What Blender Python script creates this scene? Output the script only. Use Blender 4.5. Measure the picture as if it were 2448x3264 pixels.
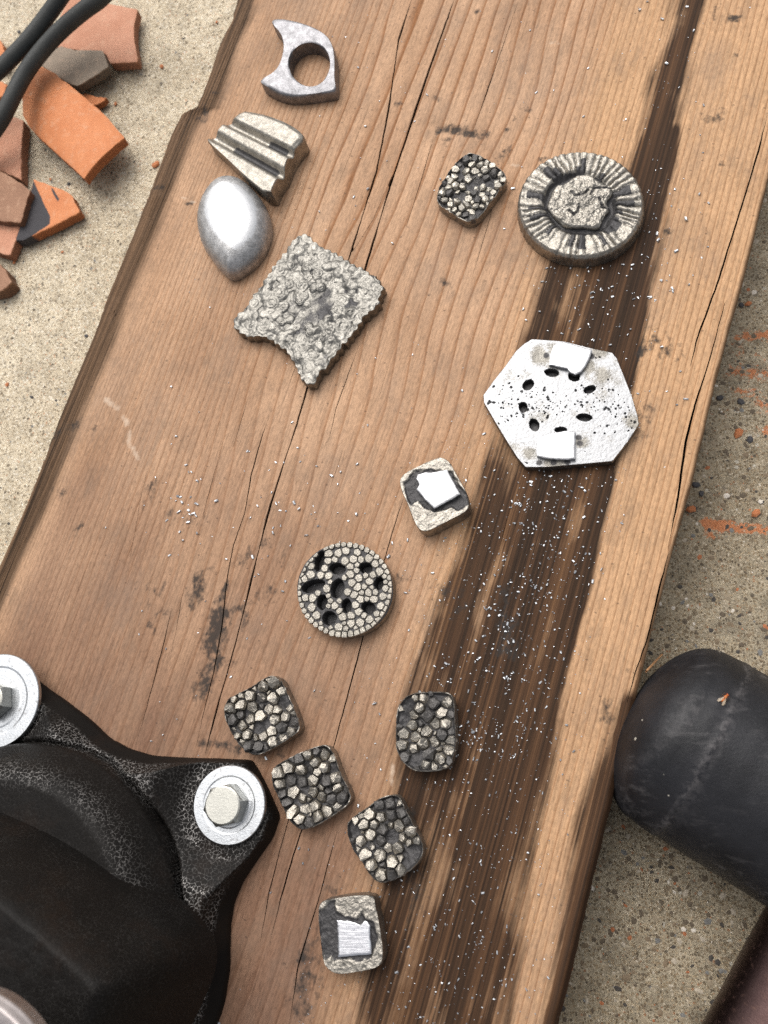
import bpy, math, random
import numpy as np
from mathutils import Matrix, Vector

for o in list(bpy.data.objects):
    bpy.data.objects.remove(o, do_unlink=True)
SC = bpy.context.scene
COL = SC.collection
MM = 0.001
BOARD = 38.0            # board thickness, mm; ground is z = 0
CAM_Z = BOARD + 269.6   # lens height above the ground, mm

# ------------------------------------------------------------------ camera
# the lens hangs over the world origin and leans so that the point straight
# below it falls low and right of the middle of the picture
F_PX, CX, CY = 2734.0, 1224.0, 1632.0
_d = np.array([1850.0 - CX, 2440.0 - CY, F_PX]); _d /= np.linalg.norm(_d)
_X = np.array([1.0, 0, 0]) - _d * _d[0]; _X /= np.linalg.norm(_X)
_Z = -_d
_Y = np.cross(_Z, _X)
cam = bpy.data.cameras.new('camera')
cam_o = bpy.data.objects.new('camera', cam); COL.objects.link(cam_o)
cam.sensor_fit = 'VERTICAL'
cam.sensor_height = 4.80
cam.lens = 4.80 * F_PX / 3264.0
cam.clip_start = 0.005; cam.clip_end = 100.0
_R = Matrix(((_X[0], -_X[1], -_X[2]), (_Y[0], -_Y[1], -_Y[2]), (_Z[0], -_Z[1], -_Z[2])))
cam_o.matrix_world = Matrix.Translation((0, 0, CAM_Z * MM)) @ _R.to_4x4()
cam.dof.use_dof = True
cam.dof.focus_distance = 0.283
cam.dof.aperture_fstop = 2.4
SC.camera = cam_o

# ------------------------------------------------------------------ light
SUN_AZ = math.radians(112.0)     # compass angle of the sun from +X, anticlockwise
SUN_EL = math.radians(58.0)
world = bpy.data.worlds.new('World'); SC.world = world
world.use_nodes = True
wn = world.node_tree; wn.nodes.clear()
sky = wn.nodes.new('ShaderNodeTexSky'); sky.sky_type = 'NISHITA'
sky.sun_disc = False
sky.sun_elevation = SUN_EL
sky.sun_rotation = math.pi / 2 - SUN_AZ
sky.air_density = 1.0; sky.dust_density = 6.0; sky.ozone_density = 1.0
hsv = wn.nodes.new('ShaderNodeHueSaturation'); hsv.inputs['Saturation'].default_value = 0.22
bg = wn.nodes.new('ShaderNodeBackground'); bg.inputs['Strength'].default_value = 0.14
wo = wn.nodes.new('ShaderNodeOutputWorld')
wn.links.new(sky.outputs[0], hsv.inputs['Color'])
wn.links.new(hsv.outputs[0], bg.inputs['Color'])
wn.links.new(bg.outputs[0], wo.inputs['Surface'])
sun = bpy.data.lights.new('sun', 'SUN'); sun.energy = 1.25; sun.angle = math.radians(64.0)
sun.color = (1.0, 0.965, 0.91)
sun_o = bpy.data.objects.new('sun', sun); COL.objects.link(sun_o)
_sd = Vector((math.cos(SUN_AZ) * math.cos(SUN_EL), math.sin(SUN_AZ) * math.cos(SUN_EL), math.sin(SUN_EL)))
sun_o.rotation_euler = _sd.to_track_quat('Z', 'Y').to_euler()
sun_o.location = (_sd * 3)
vs = SC.view_settings
vs.view_transform = 'Standard'; vs.look = 'None'; vs.gamma = 1.0
vs.exposure = 0.30
vs.use_curve_mapping = False
SC.cycles.use_denoising = False
SC.cycles.max_bounces = 5; SC.cycles.diffuse_bounces = 2; SC.cycles.glossy_bounces = 3

# ------------------------------------------------------------------ helpers
rng = np.random.default_rng(7)
random.seed(7)

def P(u, v, z=BOARD):
    """spot on the level plane z (mm) that the lens sees at u, v of the photograph"""
    r = np.array([u - CX, v - CY, F_PX])
    w = np.array([r @ _X, r @ _Y, r @ _Z])
    return w[:2] * (-(CAM_Z - z) / w[2])

def PP(pts, z=BOARD, s=1.0, ox=0.0, oy=0.0):
    return np.array([P(ox + a * s, oy + b * s, z) for a, b in pts])

def _hash(ix, iy, seed):
    h = (ix.astype(np.int64) * 374761393 + iy.astype(np.int64) * 668265263 + seed * 974634533) & 0x7fffffff
    h = ((h ^ (h >> 13)) * 1274126177) & 0x7fffffff
    h = (h ^ (h >> 16)) & 0xffff
    return h / 65535.0

def noise(x, y, seed=0):
    x = np.asarray(x, float); y = np.asarray(y, float)
    ix = np.floor(x); iy = np.floor(y); fx = x - ix; fy = y - iy
    fx = fx * fx * (3 - 2 * fx); fy = fy * fy * (3 - 2 * fy)
    a = _hash(ix, iy, seed); b = _hash(ix + 1, iy, seed)
    c = _hash(ix, iy + 1, seed); d = _hash(ix + 1, iy + 1, seed)
    return ((a + (b - a) * fx) * (1 - fy) + (c + (d - c) * fx) * fy) * 2 - 1

def fbm(x, y, seed=0, o=4):
    t = 0; a = 0.5
    for k in range(o):
        t = t + a * noise(x, y, seed + 17 * k); x = x * 2.03 + 5.1; y = y * 2.03 - 3.7; a *= 0.55
    return t

def sst(a, b, x):
    t = np.clip((x - a) / (b - a), 0, 1)
    return t * t * (3 - 2 * t)

def chaikin(p, n=2, k=0.25):
    p = np.asarray(p, float)
    for _ in range(n):
        q = np.roll(p, -1, 0)
        out = np.empty((2 * len(p), 2)); out[0::2] = p * (1 - k) + q * k; out[1::2] = p * k + q * (1 - k); p = out
    return p

def resample(p, n):
    q = np.vstack([p, p[:1]]); L = np.r_[0, np.cumsum(np.linalg.norm(np.diff(q, axis=0), axis=1))]
    t = np.linspace(0, L[-1], n, endpoint=False)
    return np.c_[np.interp(t, L, q[:, 0]), np.interp(t, L, q[:, 1])]

def inside(x, y, poly):
    r = np.zeros(np.shape(x), bool); n = len(poly)
    for i in range(n):
        x1, y1 = poly[i]; x2, y2 = poly[(i + 1) % n]
        if y1 == y2: continue
        c = ((y1 > y) != (y2 > y)) & (x < (x2 - x1) * (y - y1) / (y2 - y1) + x1)
        r ^= c
    return r

def edge_dist(x, y, poly, closed=True):
    d = np.full(np.shape(x), 1e9); n = len(poly)
    for i in range(n if closed else n - 1):
        a = poly[i]; b = poly[(i + 1) % n]; e = b - a; L = e @ e + 1e-12
        t = np.clip(((x - a[0]) * e[0] + (y - a[1]) * e[1]) / L, 0, 1)
        d = np.minimum(d, np.hypot(x - a[0] - t * e[0], y - a[1] - t * e[1]))
    return d

def sdist(x, y, poly):
    d = edge_dist(x, y, poly); return np.where(inside(x, y, poly), d, -d)

def make(name, v, f, mat, parent=None, smooth=True, attrs=None, loc=None, sharp=48):
    """one mesh object; v in mm"""
    me = bpy.data.meshes.new(name)
    v = np.asarray(v, np.float64)
    if isinstance(f, np.ndarray):
        nf, k = f.shape
        me.vertices.add(len(v)); me.vertices.foreach_set('co', (v * MM).astype(np.float32).ravel())
        me.loops.add(nf * k); me.loops.foreach_set('vertex_index', f.astype(np.int32).ravel())
        me.polygons.add(nf)
        me.polygons.foreach_set('loop_start', np.arange(0, nf * k, k, dtype=np.int32))
        me.update(calc_edges=True)
    else:
        parts = f if isinstance(f, tuple) else None
        if parts is None:
            me.from_pydata((v * MM).tolist(), [], [list(map(int, q)) for q in f]); me.update()
        else:                                   # tuple of index arrays, one per polygon size
            tot = np.concatenate([np.full(len(q), q.shape[1]) for q in parts])
            me.vertices.add(len(v)); me.vertices.foreach_set('co', (v * MM).astype(np.float32).ravel())
            li = np.concatenate([q.ravel() for q in parts]).astype(np.int32)
            me.loops.add(len(li)); me.loops.foreach_set('vertex_index', li)
            me.polygons.add(len(tot)); me.polygons.foreach_set('loop_start', np.r_[0, np.cumsum(tot)[:-1]].astype(np.int32))
            me.update(calc_edges=True)
    me.polygons.foreach_set('use_smooth', np.full(len(me.polygons), smooth))
    if smooth and sharp: me.set_sharp_from_angle(angle=math.radians(sharp))
    for k, a in (attrs or {}).items():
        at = me.attributes.new(k, 'FLOAT', 'POINT'); at.data.foreach_set('value', np.asarray(a, np.float32))
    me.validate()
    if mat is not None: me.materials.append(mat)
    o = bpy.data.objects.new(name, me); COL.objects.link(o)
    if parent is not None: o.parent = parent
    if loc is not None: o.location = np.array(loc) * MM
    return o

def share(name, me, parent=None, loc=(0, 0, 0), rot=(0, 0, 0), scale=(1, 1, 1)):
    o = bpy.data.objects.new(name, me); COL.objects.link(o); o.parent = parent
    o.location = np.array(loc) * MM; o.rotation_euler = rot; o.scale = scale
    return o

def thing(name, label, cat, loc, group=None):
    o = bpy.data.objects.new(name, None); COL.objects.link(o)
    o.empty_display_size = 0.005
    o.location = np.array(loc) * MM
    return tag(o, label, cat, group)

def tag(o, label, cat, group=None):
    o['label'] = label; o['category'] = cat
    if group: o['group'] = group
    return o

def relief(poly, c, ns, nth, top, wall=None, rows=5, bottom=0.0, smooth_out=2, s_pow=1.0, bev=0.5):
    """star shaped slab: poly (mm), top(x, y, inset) gives z; returns verts, quads, s, isWall"""
    B = resample(chaikin(poly, smooth_out) if smooth_out else np.asarray(poly, float), nth)
    s = np.linspace(0, 1, ns + 1)[1:] ** s_pow
    V = [np.array([[c[0], c[1]]])]
    for q in s: V.append(c + q * (B - c))
    V = np.vstack(V)
    z = top(V[:, 0], V[:, 1])
    S = np.r_[0, np.repeat(s, nth)]
    ez = z[-nth:].copy()
    # rounded arris: push the outermost ring down a touch
    z[-nth:] -= bev
    verts = [np.c_[V, z]]
    Ss = [S]; wl = [np.zeros(len(V))]
    for k in range(1, rows + 1):
        t = k / rows
        off = (wall(B, t) if wall else np.zeros(nth))
        n = (B - c) / np.linalg.norm(B - c, axis=1)[:, None]
        Q = B + n * off[:, None]
        zz = (z[-nth:]) * (1 - t) + bottom * t
        verts.append(np.c_[Q, zz]); Ss.append(np.ones(nth)); wl.append(np.ones(nth))
    v = np.vstack(verts)
    idx = lambda r, k: 1 + r * nth + (k % nth)
    k = np.arange(nth); F = []
    fan = np.c_[np.zeros(nth, int), idx(0, k), idx(0, k + 1), idx(0, k + 1)]
    for r in range(ns - 1 + rows):
        F.append(np.c_[idx(r, k), idx(r + 1, k), idx(r + 1, k + 1), idx(r, k + 1)])
    quads = np.vstack(F)
    faces = quads
    # the fan as slim quads is degenerate: hand back separately
    return v, quads, fan[:, :3], np.concatenate(Ss), np.concatenate(wl)

def relief_obj(name, mat, parent, origin, R, attrs=None, smooth=True, sharp=48):
    v, q, tri, S, wl = R
    v = v - np.array([origin[0], origin[1], origin[2]])
    nth = len(tri)
    f = (q, tri, np.arange(len(v) - nth, len(v))[::-1][None, :])
    return make(name, v, f, mat, parent, smooth, attrs, None, sharp)

# ------------------------------------------------------------------ node helper
class NT:
    def __init__(self, name):
        self.m = bpy.data.materials.new(name); self.m.use_nodes = True
        self.t = self.m.node_tree; self.t.nodes.clear()
        self.out = self.t.nodes.new('ShaderNodeOutputMaterial')
    def n(self, typ, props=None, **inp):
        nd = self.t.nodes.new('ShaderNode' + typ)
        for k, v in (props or {}).items(): setattr(nd, k, v)
        for k, v in inp.items():
            self.put(nd, k, v)
        return nd
    def put(self, nd, k, v):
        key = int(k[1:]) if k[0] == 'i' and k[1:].isdigit() else k.replace('_', ' ')
        s = nd.inputs[key]
        if isinstance(v, bpy.types.NodeSocket): self.t.links.new(v, s)
        else:
            if s.type == 'RGBA' and len(v) == 3: v = (*v, 1)
            s.default_value = v
    def attr(self, name):
        return self.n('Attribute', {'attribute_name': name}).outputs['Fac']
    def math(self, op, a, b=0.0, c=0.0, clamp=False):
        return self.n('Math', {'operation': op, 'use_clamp': clamp}, i0=a, i1=b, i2=c).outputs[0]
    def mix(self, f, a, b, mode='MIX'):
        nd = self.t.nodes.new('ShaderNodeMix'); nd.data_type = 'RGBA'; nd.blend_type = mode; nd.clamp_factor = True
        for i, v in ((0, f), (6, a), (7, b)):
            if isinstance(v, bpy.types.NodeSocket): self.t.links.new(v, nd.inputs[i])
            else: nd.inputs[i].default_value = (*v, 1) if (i > 0 and len(v) == 3) else v
        return nd.outputs[2]
    def ramp(self, f, stops, interp='LINEAR'):
        nd = self.t.nodes.new('ShaderNodeValToRGB'); nd.color_ramp.interpolation = interp
        e = nd.color_ramp.elements
        while len(e) < len(stops): e.new(0.5)
        for i, (p, c) in enumerate(stops):
            e[i].position = p
            e[i].color = (c, c, c, 1) if not hasattr(c, '__len__') else (*c, 1)
        self.t.links.new(f, nd.inputs[0]); return nd.outputs[0]
    def coords(self, scale=(1, 1, 1), kind='Object'):
        tc = self.n('TexCoord')
        mp = self.n('Mapping', Scale=scale); self.t.links.new(tc.outputs[kind], mp.inputs[0])
        return mp.outputs[0]
    def noise(self, vec, scale=1.0, detail=4.0, rough=0.55, dist=0.0, out='Fac'):
        return self.n('TexNoise', Vector=vec, Scale=scale, Detail=detail, Roughness=rough, Distortion=dist).outputs[out]
    def voro(self, vec, scale=1.0, feature='F1', rnd=1.0):
        return self.n('TexVoronoi', {'feature': feature}, Vector=vec, Scale=scale, Randomness=rnd)
    def bump(self, h, strength=0.5, dist=0.001, normal=None):
        nd = self.n('Bump', Height=h, Strength=strength, Distance=dist)
        if normal is not None: self.t.links.new(normal, nd.inputs['Normal'])
        return nd.outputs[0]
    def bsdf(self, **k):
        nd = self.n('BsdfPrincipled', **k)
        self.t.links.new(nd.outputs[0], self.out.inputs[0]); return self.m

# ================================================================== MATERIALS
def mat_wood():
    N = NT('board_wood')
    fib = N.noise(N.coords((70, 1700, 400)), 1.0, 3, 0.6)
    fib2 = N.noise(N.coords((16, 480, 200)), 1.0, 2, 0.6)
    wob = N.noise(N.coords((30, 200, 60)), 1.0, 2, 0.5)
    ph = N.math('ADD', N.attr('ring'), N.math('MULTIPLY', N.math('SUBTRACT', wob, 0.5), 0.26))
    fr = N.math('FRACT', ph)
    late = N.ramp(fr, [(0.0, 0.10), (0.04, 0.0), (0.60, 0.06), (0.82, 0.40), (0.93, 1.0), (0.985, 0.85), (1.0, 0.10)])
    blot = N.noise(N.coords((16, 34, 30)), 1.0, 4, 0.6)
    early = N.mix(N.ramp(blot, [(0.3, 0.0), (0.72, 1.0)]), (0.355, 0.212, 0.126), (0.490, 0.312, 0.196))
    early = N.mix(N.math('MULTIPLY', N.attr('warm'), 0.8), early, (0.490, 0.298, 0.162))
    tint = N.attr('dirt_shade')
    early = N.mix(tint, early, (0.200, 0.113, 0.073))  # grime colour that also paints shade into the lower board
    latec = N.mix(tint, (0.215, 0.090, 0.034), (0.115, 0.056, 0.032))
    lf = N.math('MULTIPLY', late, N.attr('latec'))
    col = N.mix(lf, early, latec)
    pore = N.noise(N.coords((520, 1300, 900)), 1.0, 3, 0.7)
    col = N.mix(0.45, col, N.mix(1.0, col, N.ramp(pore, [(0.28, 0.40), (0.5, 1.0), (0.72, 1.45)]), 'MULTIPLY'))
    col = N.mix(0.45, col, N.mix(1.0, col, N.ramp(fib, [(0.25, 0.40), (0.5, 1.0), (0.75, 1.32)]), 'MULTIPLY'))
    col = N.mix(0.16, col, N.mix(1.0, col, N.ramp(fib2, [(0.25, 0.66), (0.55, 1.0), (0.75, 1.2)]), 'MULTIPLY'))
    # handling marks, greyed
    smud = N.noise(N.coords((60, 90, 60)), 1.0, 5, 0.7)
    col = N.mix(N.math('MULTIPLY', N.ramp(smud, [(0.52, 0.0), (0.74, 1.0)]), 0.42), col, (0.15, 0.105, 0.075))
    sm2 = N.noise(N.coords((21, 40, 30), ), 1.0, 5, 0.72)
    col = N.mix(N.math('MULTIPLY', N.ramp(sm2, [(0.50, 0.0), (0.70, 1.0)]), 0.38), col, (0.205, 0.150, 0.115))
    # weathered strip along the edge
    wl = N.ramp(N.noise(N.coords((8, 900, 300)), 1.0, 2, 0.6), [(0.36, 0.12), (0.47, 0.75), (0.62, 1.35)])
    wcol = N.mix(N.math('MULTIPLY', late, 0.6), (0.112, 0.066, 0.037), (0.018, 0.010, 0.006))
    wcol = N.mix(1.0, wcol, wl, 'MULTIPLY')
    col = N.mix(N.attr('weather'), col, wcol)
    # dark oily stain soaked along the grain
    st1 = N.noise(N.coords((7, 1150, 100)), 1.0, 3, 0.65)
    st2 = N.noise(N.coords((5, 240, 50)), 1.0, 3, 0.6)
    sk = N.math('ADD', N.math('MULTIPLY', st1, 0.62), N.math('MULTIPLY', st2, 0.5))
    scol = N.ramp(sk, [(0.42, (0.0105, 0.0058, 0.0038)), (0.53, (0.028, 0.0142, 0.0078)), (0.63, (0.062, 0.030, 0.0148)), (0.76, (0.130, 0.066, 0.030))])
    sfac = N.ramp(N.math('ADD', N.attr('stain'), N.math('MULTIPLY', N.math('SUBTRACT', sk, 0.56), -0.75)), [(0.16, 0.0), (0.60, 0.97)])
    col = N.mix(sfac, col, scol)
    # soot and grease smudges
    gn = N.noise(N.coords((330, 420, 300)), 1.0, 4, 0.65)
    gfac = N.ramp(N.math('ADD', N.attr('grime'), N.math('MULTIPLY', N.math('SUBTRACT', gn, 0.5), 2.1)), [(0.36, 0.0), (0.85, 0.9)])
    col = N.mix(gfac, col, (0.030, 0.027, 0.025))
    pfac = N.ramp(N.math('ADD', N.attr('pale'), N.math('MULTIPLY', N.math('SUBTRACT', gn, 0.5), 0.9)), [(0.45, 0.0), (0.8, 0.55)])
    col = N.mix(pfac, col, (0.60, 0.48, 0.37))
    # pin specks
    sp = N.voro(N.coords((420, 260, 330)), 1.0)
    spm = N.math('MULTIPLY', N.math('LESS_THAN', sp.outputs['Distance'], 0.12), N.math('GREATER_THAN', N.n('SeparateColor', i0=sp.outputs['Color']).outputs[0], 0.72))
    col = N.mix(N.math('MULTIPLY', spm, 0.5), col, (0.06, 0.04, 0.03))
    col = N.mix(N.ramp(N.attr('crack'), [(0.06, 0.0), (0.28, 1.0)]), col, (0.008, 0.005, 0.0035))
    h = N.math('ADD', N.math('MULTIPLY', fib, 0.6), N.math('MULTIPLY', smud, 0.4))
    nb = N.bump(h, 0.25, 0.0004)
    return N.bsdf(Base_Color=col, Roughness=0.70, Normal=nb, IOR=1.45, Specular_IOR_Level=0.14)

def mat_concrete():
    N = NT('concrete')
    c = N.coords((1000, 1000, 1000))
    worn = N.attr('worn')
    big = N.noise(c, 0.018, 4, 0.6)
    mid = N.noise(c, 0.11, 5, 0.65)
    sand = N.voro(c, 1.15); sr = N.n('SeparateColor', i0=sand.outputs['Color'])
    grit = N.voro(c, 0.52); gr = N.n('SeparateColor', i0=grit.outputs['Color'])
    fine = N.noise(c, 1.7, 4, 0.7)
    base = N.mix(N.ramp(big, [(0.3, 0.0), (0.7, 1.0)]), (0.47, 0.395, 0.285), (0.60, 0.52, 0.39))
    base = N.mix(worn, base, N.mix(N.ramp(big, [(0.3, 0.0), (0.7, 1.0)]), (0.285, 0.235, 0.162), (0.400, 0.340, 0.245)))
    base = N.mix(0.85, base, N.mix(1.0, base, N.ramp(mid, [(0.28, 0.62), (0.5, 1.0), (0.72, 1.22)]), 'MULTIPLY'))
    base = N.mix(0.8, base, N.mix(1.0, base, N.ramp(fine, [(0.25, 0.30), (0.5, 1.0), (0.7, 1.35)]), 'MULTIPLY'))
    tone = N.ramp(sr.outputs[0], [(0.0, (0.09, 0.066, 0.042)), (0.10, (0.20, 0.145, 0.085)), (0.30, (0.34, 0.26, 0.165)), (0.5, (0.54, 0.45, 0.32)), (0.80, (0.74, 0.68, 0.57)), (0.965, (0.42, 0.20, 0.10))], 'CONSTANT')
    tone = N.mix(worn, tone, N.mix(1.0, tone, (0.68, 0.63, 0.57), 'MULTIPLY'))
    col = N.mix(N.math('MULTIPLY', N.math('LESS_THAN', sand.outputs['Distance'], 0.46), 0.72), base, tone)
    # darker grit and small pits
    gm = N.math('MULTIPLY', N.math('LESS_THAN', grit.outputs['Distance'], N.math('MULTIPLY', gr.outputs[1], 0.42)), N.math('GREATER_THAN', gr.outputs[0], 0.55))
    gcol = N.ramp(gr.outputs[2], [(0.0, (0.07, 0.055, 0.04)), (0.4, (0.17, 0.13, 0.085)), (0.75, (0.24, 0.20, 0.15)), (0.9, (0.50, 0.46, 0.38))], 'CONSTANT')
    col = N.mix(N.math('MULTIPLY', gm, 0.8), col, gcol)
    soot = N.noise(c, 0.035, 5, 0.7)
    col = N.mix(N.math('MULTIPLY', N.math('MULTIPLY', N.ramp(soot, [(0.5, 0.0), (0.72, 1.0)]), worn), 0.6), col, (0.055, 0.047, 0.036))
    cn = N.noise(c, 0.45, 5, 0.7)
    cf = N.ramp(N.math('ADD', N.attr('chalk'), N.math('MULTIPLY', N.math('SUBTRACT', cn, 0.5), 1.6)), [(0.5, 0.0), (0.68, 0.75)])
    col = N.mix(cf, col, (0.50, 0.165, 0.06))
    h = N.math('ADD', N.math('MULTIPLY', fine, 0.6), N.math('MULTIPLY', mid, 0.8))
    h = N.math('SUBTRACT', h, N.math('MULTIPLY', gm, 0.35))
    return N.bsdf(Base_Color=col, Roughness=0.88, Normal=N.bump(h, 0.75, 0.0009), Specular_IOR_Level=0.25)

def mat_pebbles():
    N = NT('aggregate_stone')
    t = N.attr('tone')
    col = N.ramp(t, [(0.0, (0.060, 0.052, 0.045)), (0.10, (0.115, 0.088, 0.060)), (0.34, (0.19, 0.14, 0.09)), (0.58, (0.28, 0.225, 0.155)), (0.78, (0.17, 0.165, 0.155)), (0.84, (0.42, 0.36, 0.28)), (0.93, (0.62, 0.56, 0.48)), (0.97, (0.36, 0.13, 0.055))], 'CONSTANT')
    n = N.noise(N.coords((1500, 1500, 1500)), 1, 3)
    col = N.mix(0.5, col, N.mix(1.0, col, N.ramp(n, [(0.3, 0.6), (0.7, 1.3)]), 'MULTIPLY'))
    return N.bsdf(Base_Color=col, Roughness=0.72, Specular_IOR_Level=0.3)

def mat_pewter(name, cast=(0.345, 0.320, 0.280), pol=(0.80, 0.80, 0.81), grain=1.0, rough=0.47, cells=0.0):
    """cast white metal: attr pat = black patina, also the dark painted into holes, attr pol = filed bright"""
    N = NT(name)
    c = N.coords((1000, 1000, 1000))
    n1 = N.noise(c, 1.6, 3, 0.65); n2 = N.noise(c, 0.35, 3, 0.6); n3 = N.noise(c, 4.5, 2, 0.6)
    pat, po = N.attr('pat'), N.attr('pol')
    cc = N.mix(N.ramp(n2, [(0.3, 0.0), (0.7, 1.0)]), tuple(x * 0.70 for x in cast), tuple(min(1, x * 1.22) for x in cast))
    cc = N.mix(0.7, cc, N.mix(1.0, cc, N.ramp(n1, [(0.3, 0.55), (0.55, 1.0), (0.75, 1.3)]), 'MULTIPLY'))
    pf = N.ramp(N.math('ADD', po, N.math('MULTIPLY', N.math('SUBTRACT', n1, 0.5), 0.55)), [(0.40, 0.0), (0.60, 1.0)])
    col = N.mix(pf, cc, pol)
    h = N.math('ADD', N.math('MULTIPLY', n1, 0.7), N.math('MULTIPLY', n3, 0.3))
    if cells:
        w = N.n('VectorMath', {'operation': 'MULTIPLY'}, i0=c, i1=(1, 1, 0.0)).outputs[0]
        vo = N.voro(w, 0.85, 'DISTANCE_TO_EDGE').outputs['Distance']
        cr = N.ramp(N.math('ADD', vo, N.math('MULTIPLY', N.math('SUBTRACT', n1, 0.5), 0.16)), [(0.0, 1.0), (0.09, 0.0)])
        col = N.mix(N.math('MULTIPLY', N.math('MULTIPLY', cr, 0.40), N.ramp(N.noise(c, 0.16, 3), [(0.40, 0.0), (0.58, 1.0)])), col, (0.17, 0.15, 0.125))
        h = N.math('SUBTRACT', h, N.math('MULTIPLY', cr, 0.8))
    df = N.ramp(N.math('ADD', pat, N.math('MULTIPLY', N.math('SUBTRACT', n1, 0.5), 0.7)), [(0.40, 0.0), (0.62, 1.0)])
    dk = N.mix(n2, (0.018, 0.017, 0.018), (0.080, 0.076, 0.076))
    col = N.mix(df, col, dk)
    rg = N.math('ADD', N.math('MULTIPLY', n3, 0.14), rough - 0.07)
    rg = N.math('SUBTRACT', rg, N.math('MULTIPLY', pf, 0.06))
    rg = N.math('ADD', rg, N.math('MULTIPLY', df, 0.06))
    met = N.math('SUBTRACT', 1.0, N.math('MULTIPLY', df, 0.55))
    b = N.bump(h, N.math('MULTIPLY', N.math('SUBTRACT', 1.0, N.math('MULTIPLY', pf, 0.6)), 0.6 * grain), 0.0003)
    return N.bsdf(Base_Color=col, Metallic=met, Roughness=rg, Normal=b)

def mat_granule(name, bright=(0.56, 0.52, 0.455), dark_share=0.35):
    N = NT(name)
    c = N.coords((1000, 1000, 1000))
    oi = N.n('ObjectInfo').outputs['Random']
    z = N.n('SeparateXYZ', i0=N.n('TexCoord').outputs['Generated']).outputs[2]
    n1 = N.noise(c, 1.3, 3, 0.65); n2 = N.noise(c, 3.0, 2, 0.6)
    lev = N.math('ADD', z, N.math('MULTIPLY', N.math('SUBTRACT', n1, 0.5), 1.1))
    # each grain is rubbed back to bare metal by a different amount
    if dark_share > 0:
        rub = N.ramp(oi, [(0.0, 1.25), (dark_share, 1.1), (dark_share + 0.02, 0.45), (dark_share + 0.3, 0.20), (1.0, 0.02)])
    else:
        rub = 0.12
    f = N.ramp(N.math('SUBTRACT', lev, rub), [(0.0, 0.0), (0.2, 1.0)])
    br = N.mix(N.ramp(n2, [(0.3, 0.0), (0.7, 1.0)]), tuple(x * 0.72 for x in bright), tuple(min(1, x * 1.2) for x in bright))
    br = N.mix(0.6, br, N.mix(1.0, br, N.ramp(N.math('FRACT', N.math('MULTIPLY', oi, 7.3)), [(0.0, 0.72), (1.0, 1.2)]), 'MULTIPLY'))
    col = N.mix(f, N.mix(n1, (0.028, 0.026, 0.026), (0.16, 0.150, 0.140)), br)
    met = N.math('ADD', 0.45, N.math('MULTIPLY', f, 0.55))
    return N.bsdf(Base_Color=col, Metallic=met, Roughness=0.46, Normal=N.bump(N.math('ADD', n2, N.math('MULTIPLY', n1, 1.5)), 0.6, 0.0003))

def mat_terracotta(name, a, b, scorch=None):
    N = NT(name)
    c = N.coords((1000, 1000, 1000))
    n = N.noise(c, 0.08, 4, 0.6); f = N.noise(c, 1.2, 4, 0.65)
    col = N.mix(N.ramp(n, [(0.3, 0.0), (0.7, 1.0)]), a, b)
    col = N.mix(0.6, col, N.mix(1.0, col, N.ramp(f, [(0.3, 0.82), (0.7, 1.12)]), 'MULTIPLY'))
    du = N.noise(c, 0.3, 5, 0.75)
    col = N.mix(N.math('MULTIPLY', N.ramp(du, [(0.52, 0.0), (0.72, 1.0)]), 0.45), col, (0.55, 0.36, 0.24))
    br = N.attr('broken')
    bn = N.noise(c, 0.9, 5, 0.7)
    col = N.mix(br, col, N.mix(bn, tuple(x * 0.35 for x in a), tuple(x * 0.85 for x in a)))
    if scorch is not None:
        col = N.mix(N.ramp(N.math('ADD', N.attr('scorch'), N.math('MULTIPLY', N.math('SUBTRACT', N.noise(c, 0.25, 4), 0.5), 0.5)), [(0.4, 0.0), (0.62, 1.0)]), col, scorch)
    h = N.math('ADD', f, N.math('MULTIPLY', N.math('MULTIPLY', bn, br), 3.0))
    return N.bsdf(Base_Color=col, Roughness=0.74, Normal=N.bump(h, 0.35, 0.0004), Specular_IOR_Level=0.3)

def mat_rubber(name, col, col2, rough, scuffs):
    N = NT(name)
    c = N.coords((1000, 1000, 1000))
    n = N.noise(c, 0.07, 5, 0.65); f = N.noise(c, 0.9, 5, 0.7)
    cc = N.mix(N.ramp(n, [(0.35, 0.0), (0.7, 1.0)]), col, col2)
    if scuffs:
        s1 = N.noise(N.coords((90, 420, 260)), 1.0, 5, 0.7)
        m = N.math('MULTIPLY', N.ramp(s1, [(0.52, 0.0), (0.74, 1.0)]), N.ramp(N.noise(c, 0.05, 4), [(0.44, 0.0), (0.64, 1.0)]))
        cc = N.mix(N.math('MULTIPLY', m, 0.5), cc, (0.16, 0.15, 0.15))
        m3 = N.math('MULTIPLY', N.attr('scuff'), N.ramp(N.noise(c, 0.5, 5, 0.7), [(0.42, 0.0), (0.66, 1.0)]))
        cc = N.mix(N.math('MULTIPLY', m3, 0.6), cc, (0.13, 0.12, 0.12))
        sp = N.voro(c, 0.16); spr = N.n('SeparateColor', i0=sp.outputs['Color'])
        m2 = N.math('MULTIPLY', N.math('LESS_THAN', sp.outputs['Distance'], N.math('MULTIPLY', spr.outputs[1], 0.09)), N.math('GREATER_THAN', spr.outputs[0], 0.45))
        cc = N.mix(N.math('MULTIPLY', m2, 0.8), cc, (0.42, 0.39, 0.33))
    rg = N.math('ADD', rough - 0.12, N.math('MULTIPLY', f, 0.24))
    return N.bsdf(Base_Color=cc, Roughness=rg, Normal=N.bump(f, 0.35, 0.0004), Specular_IOR_Level=0.30)

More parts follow.
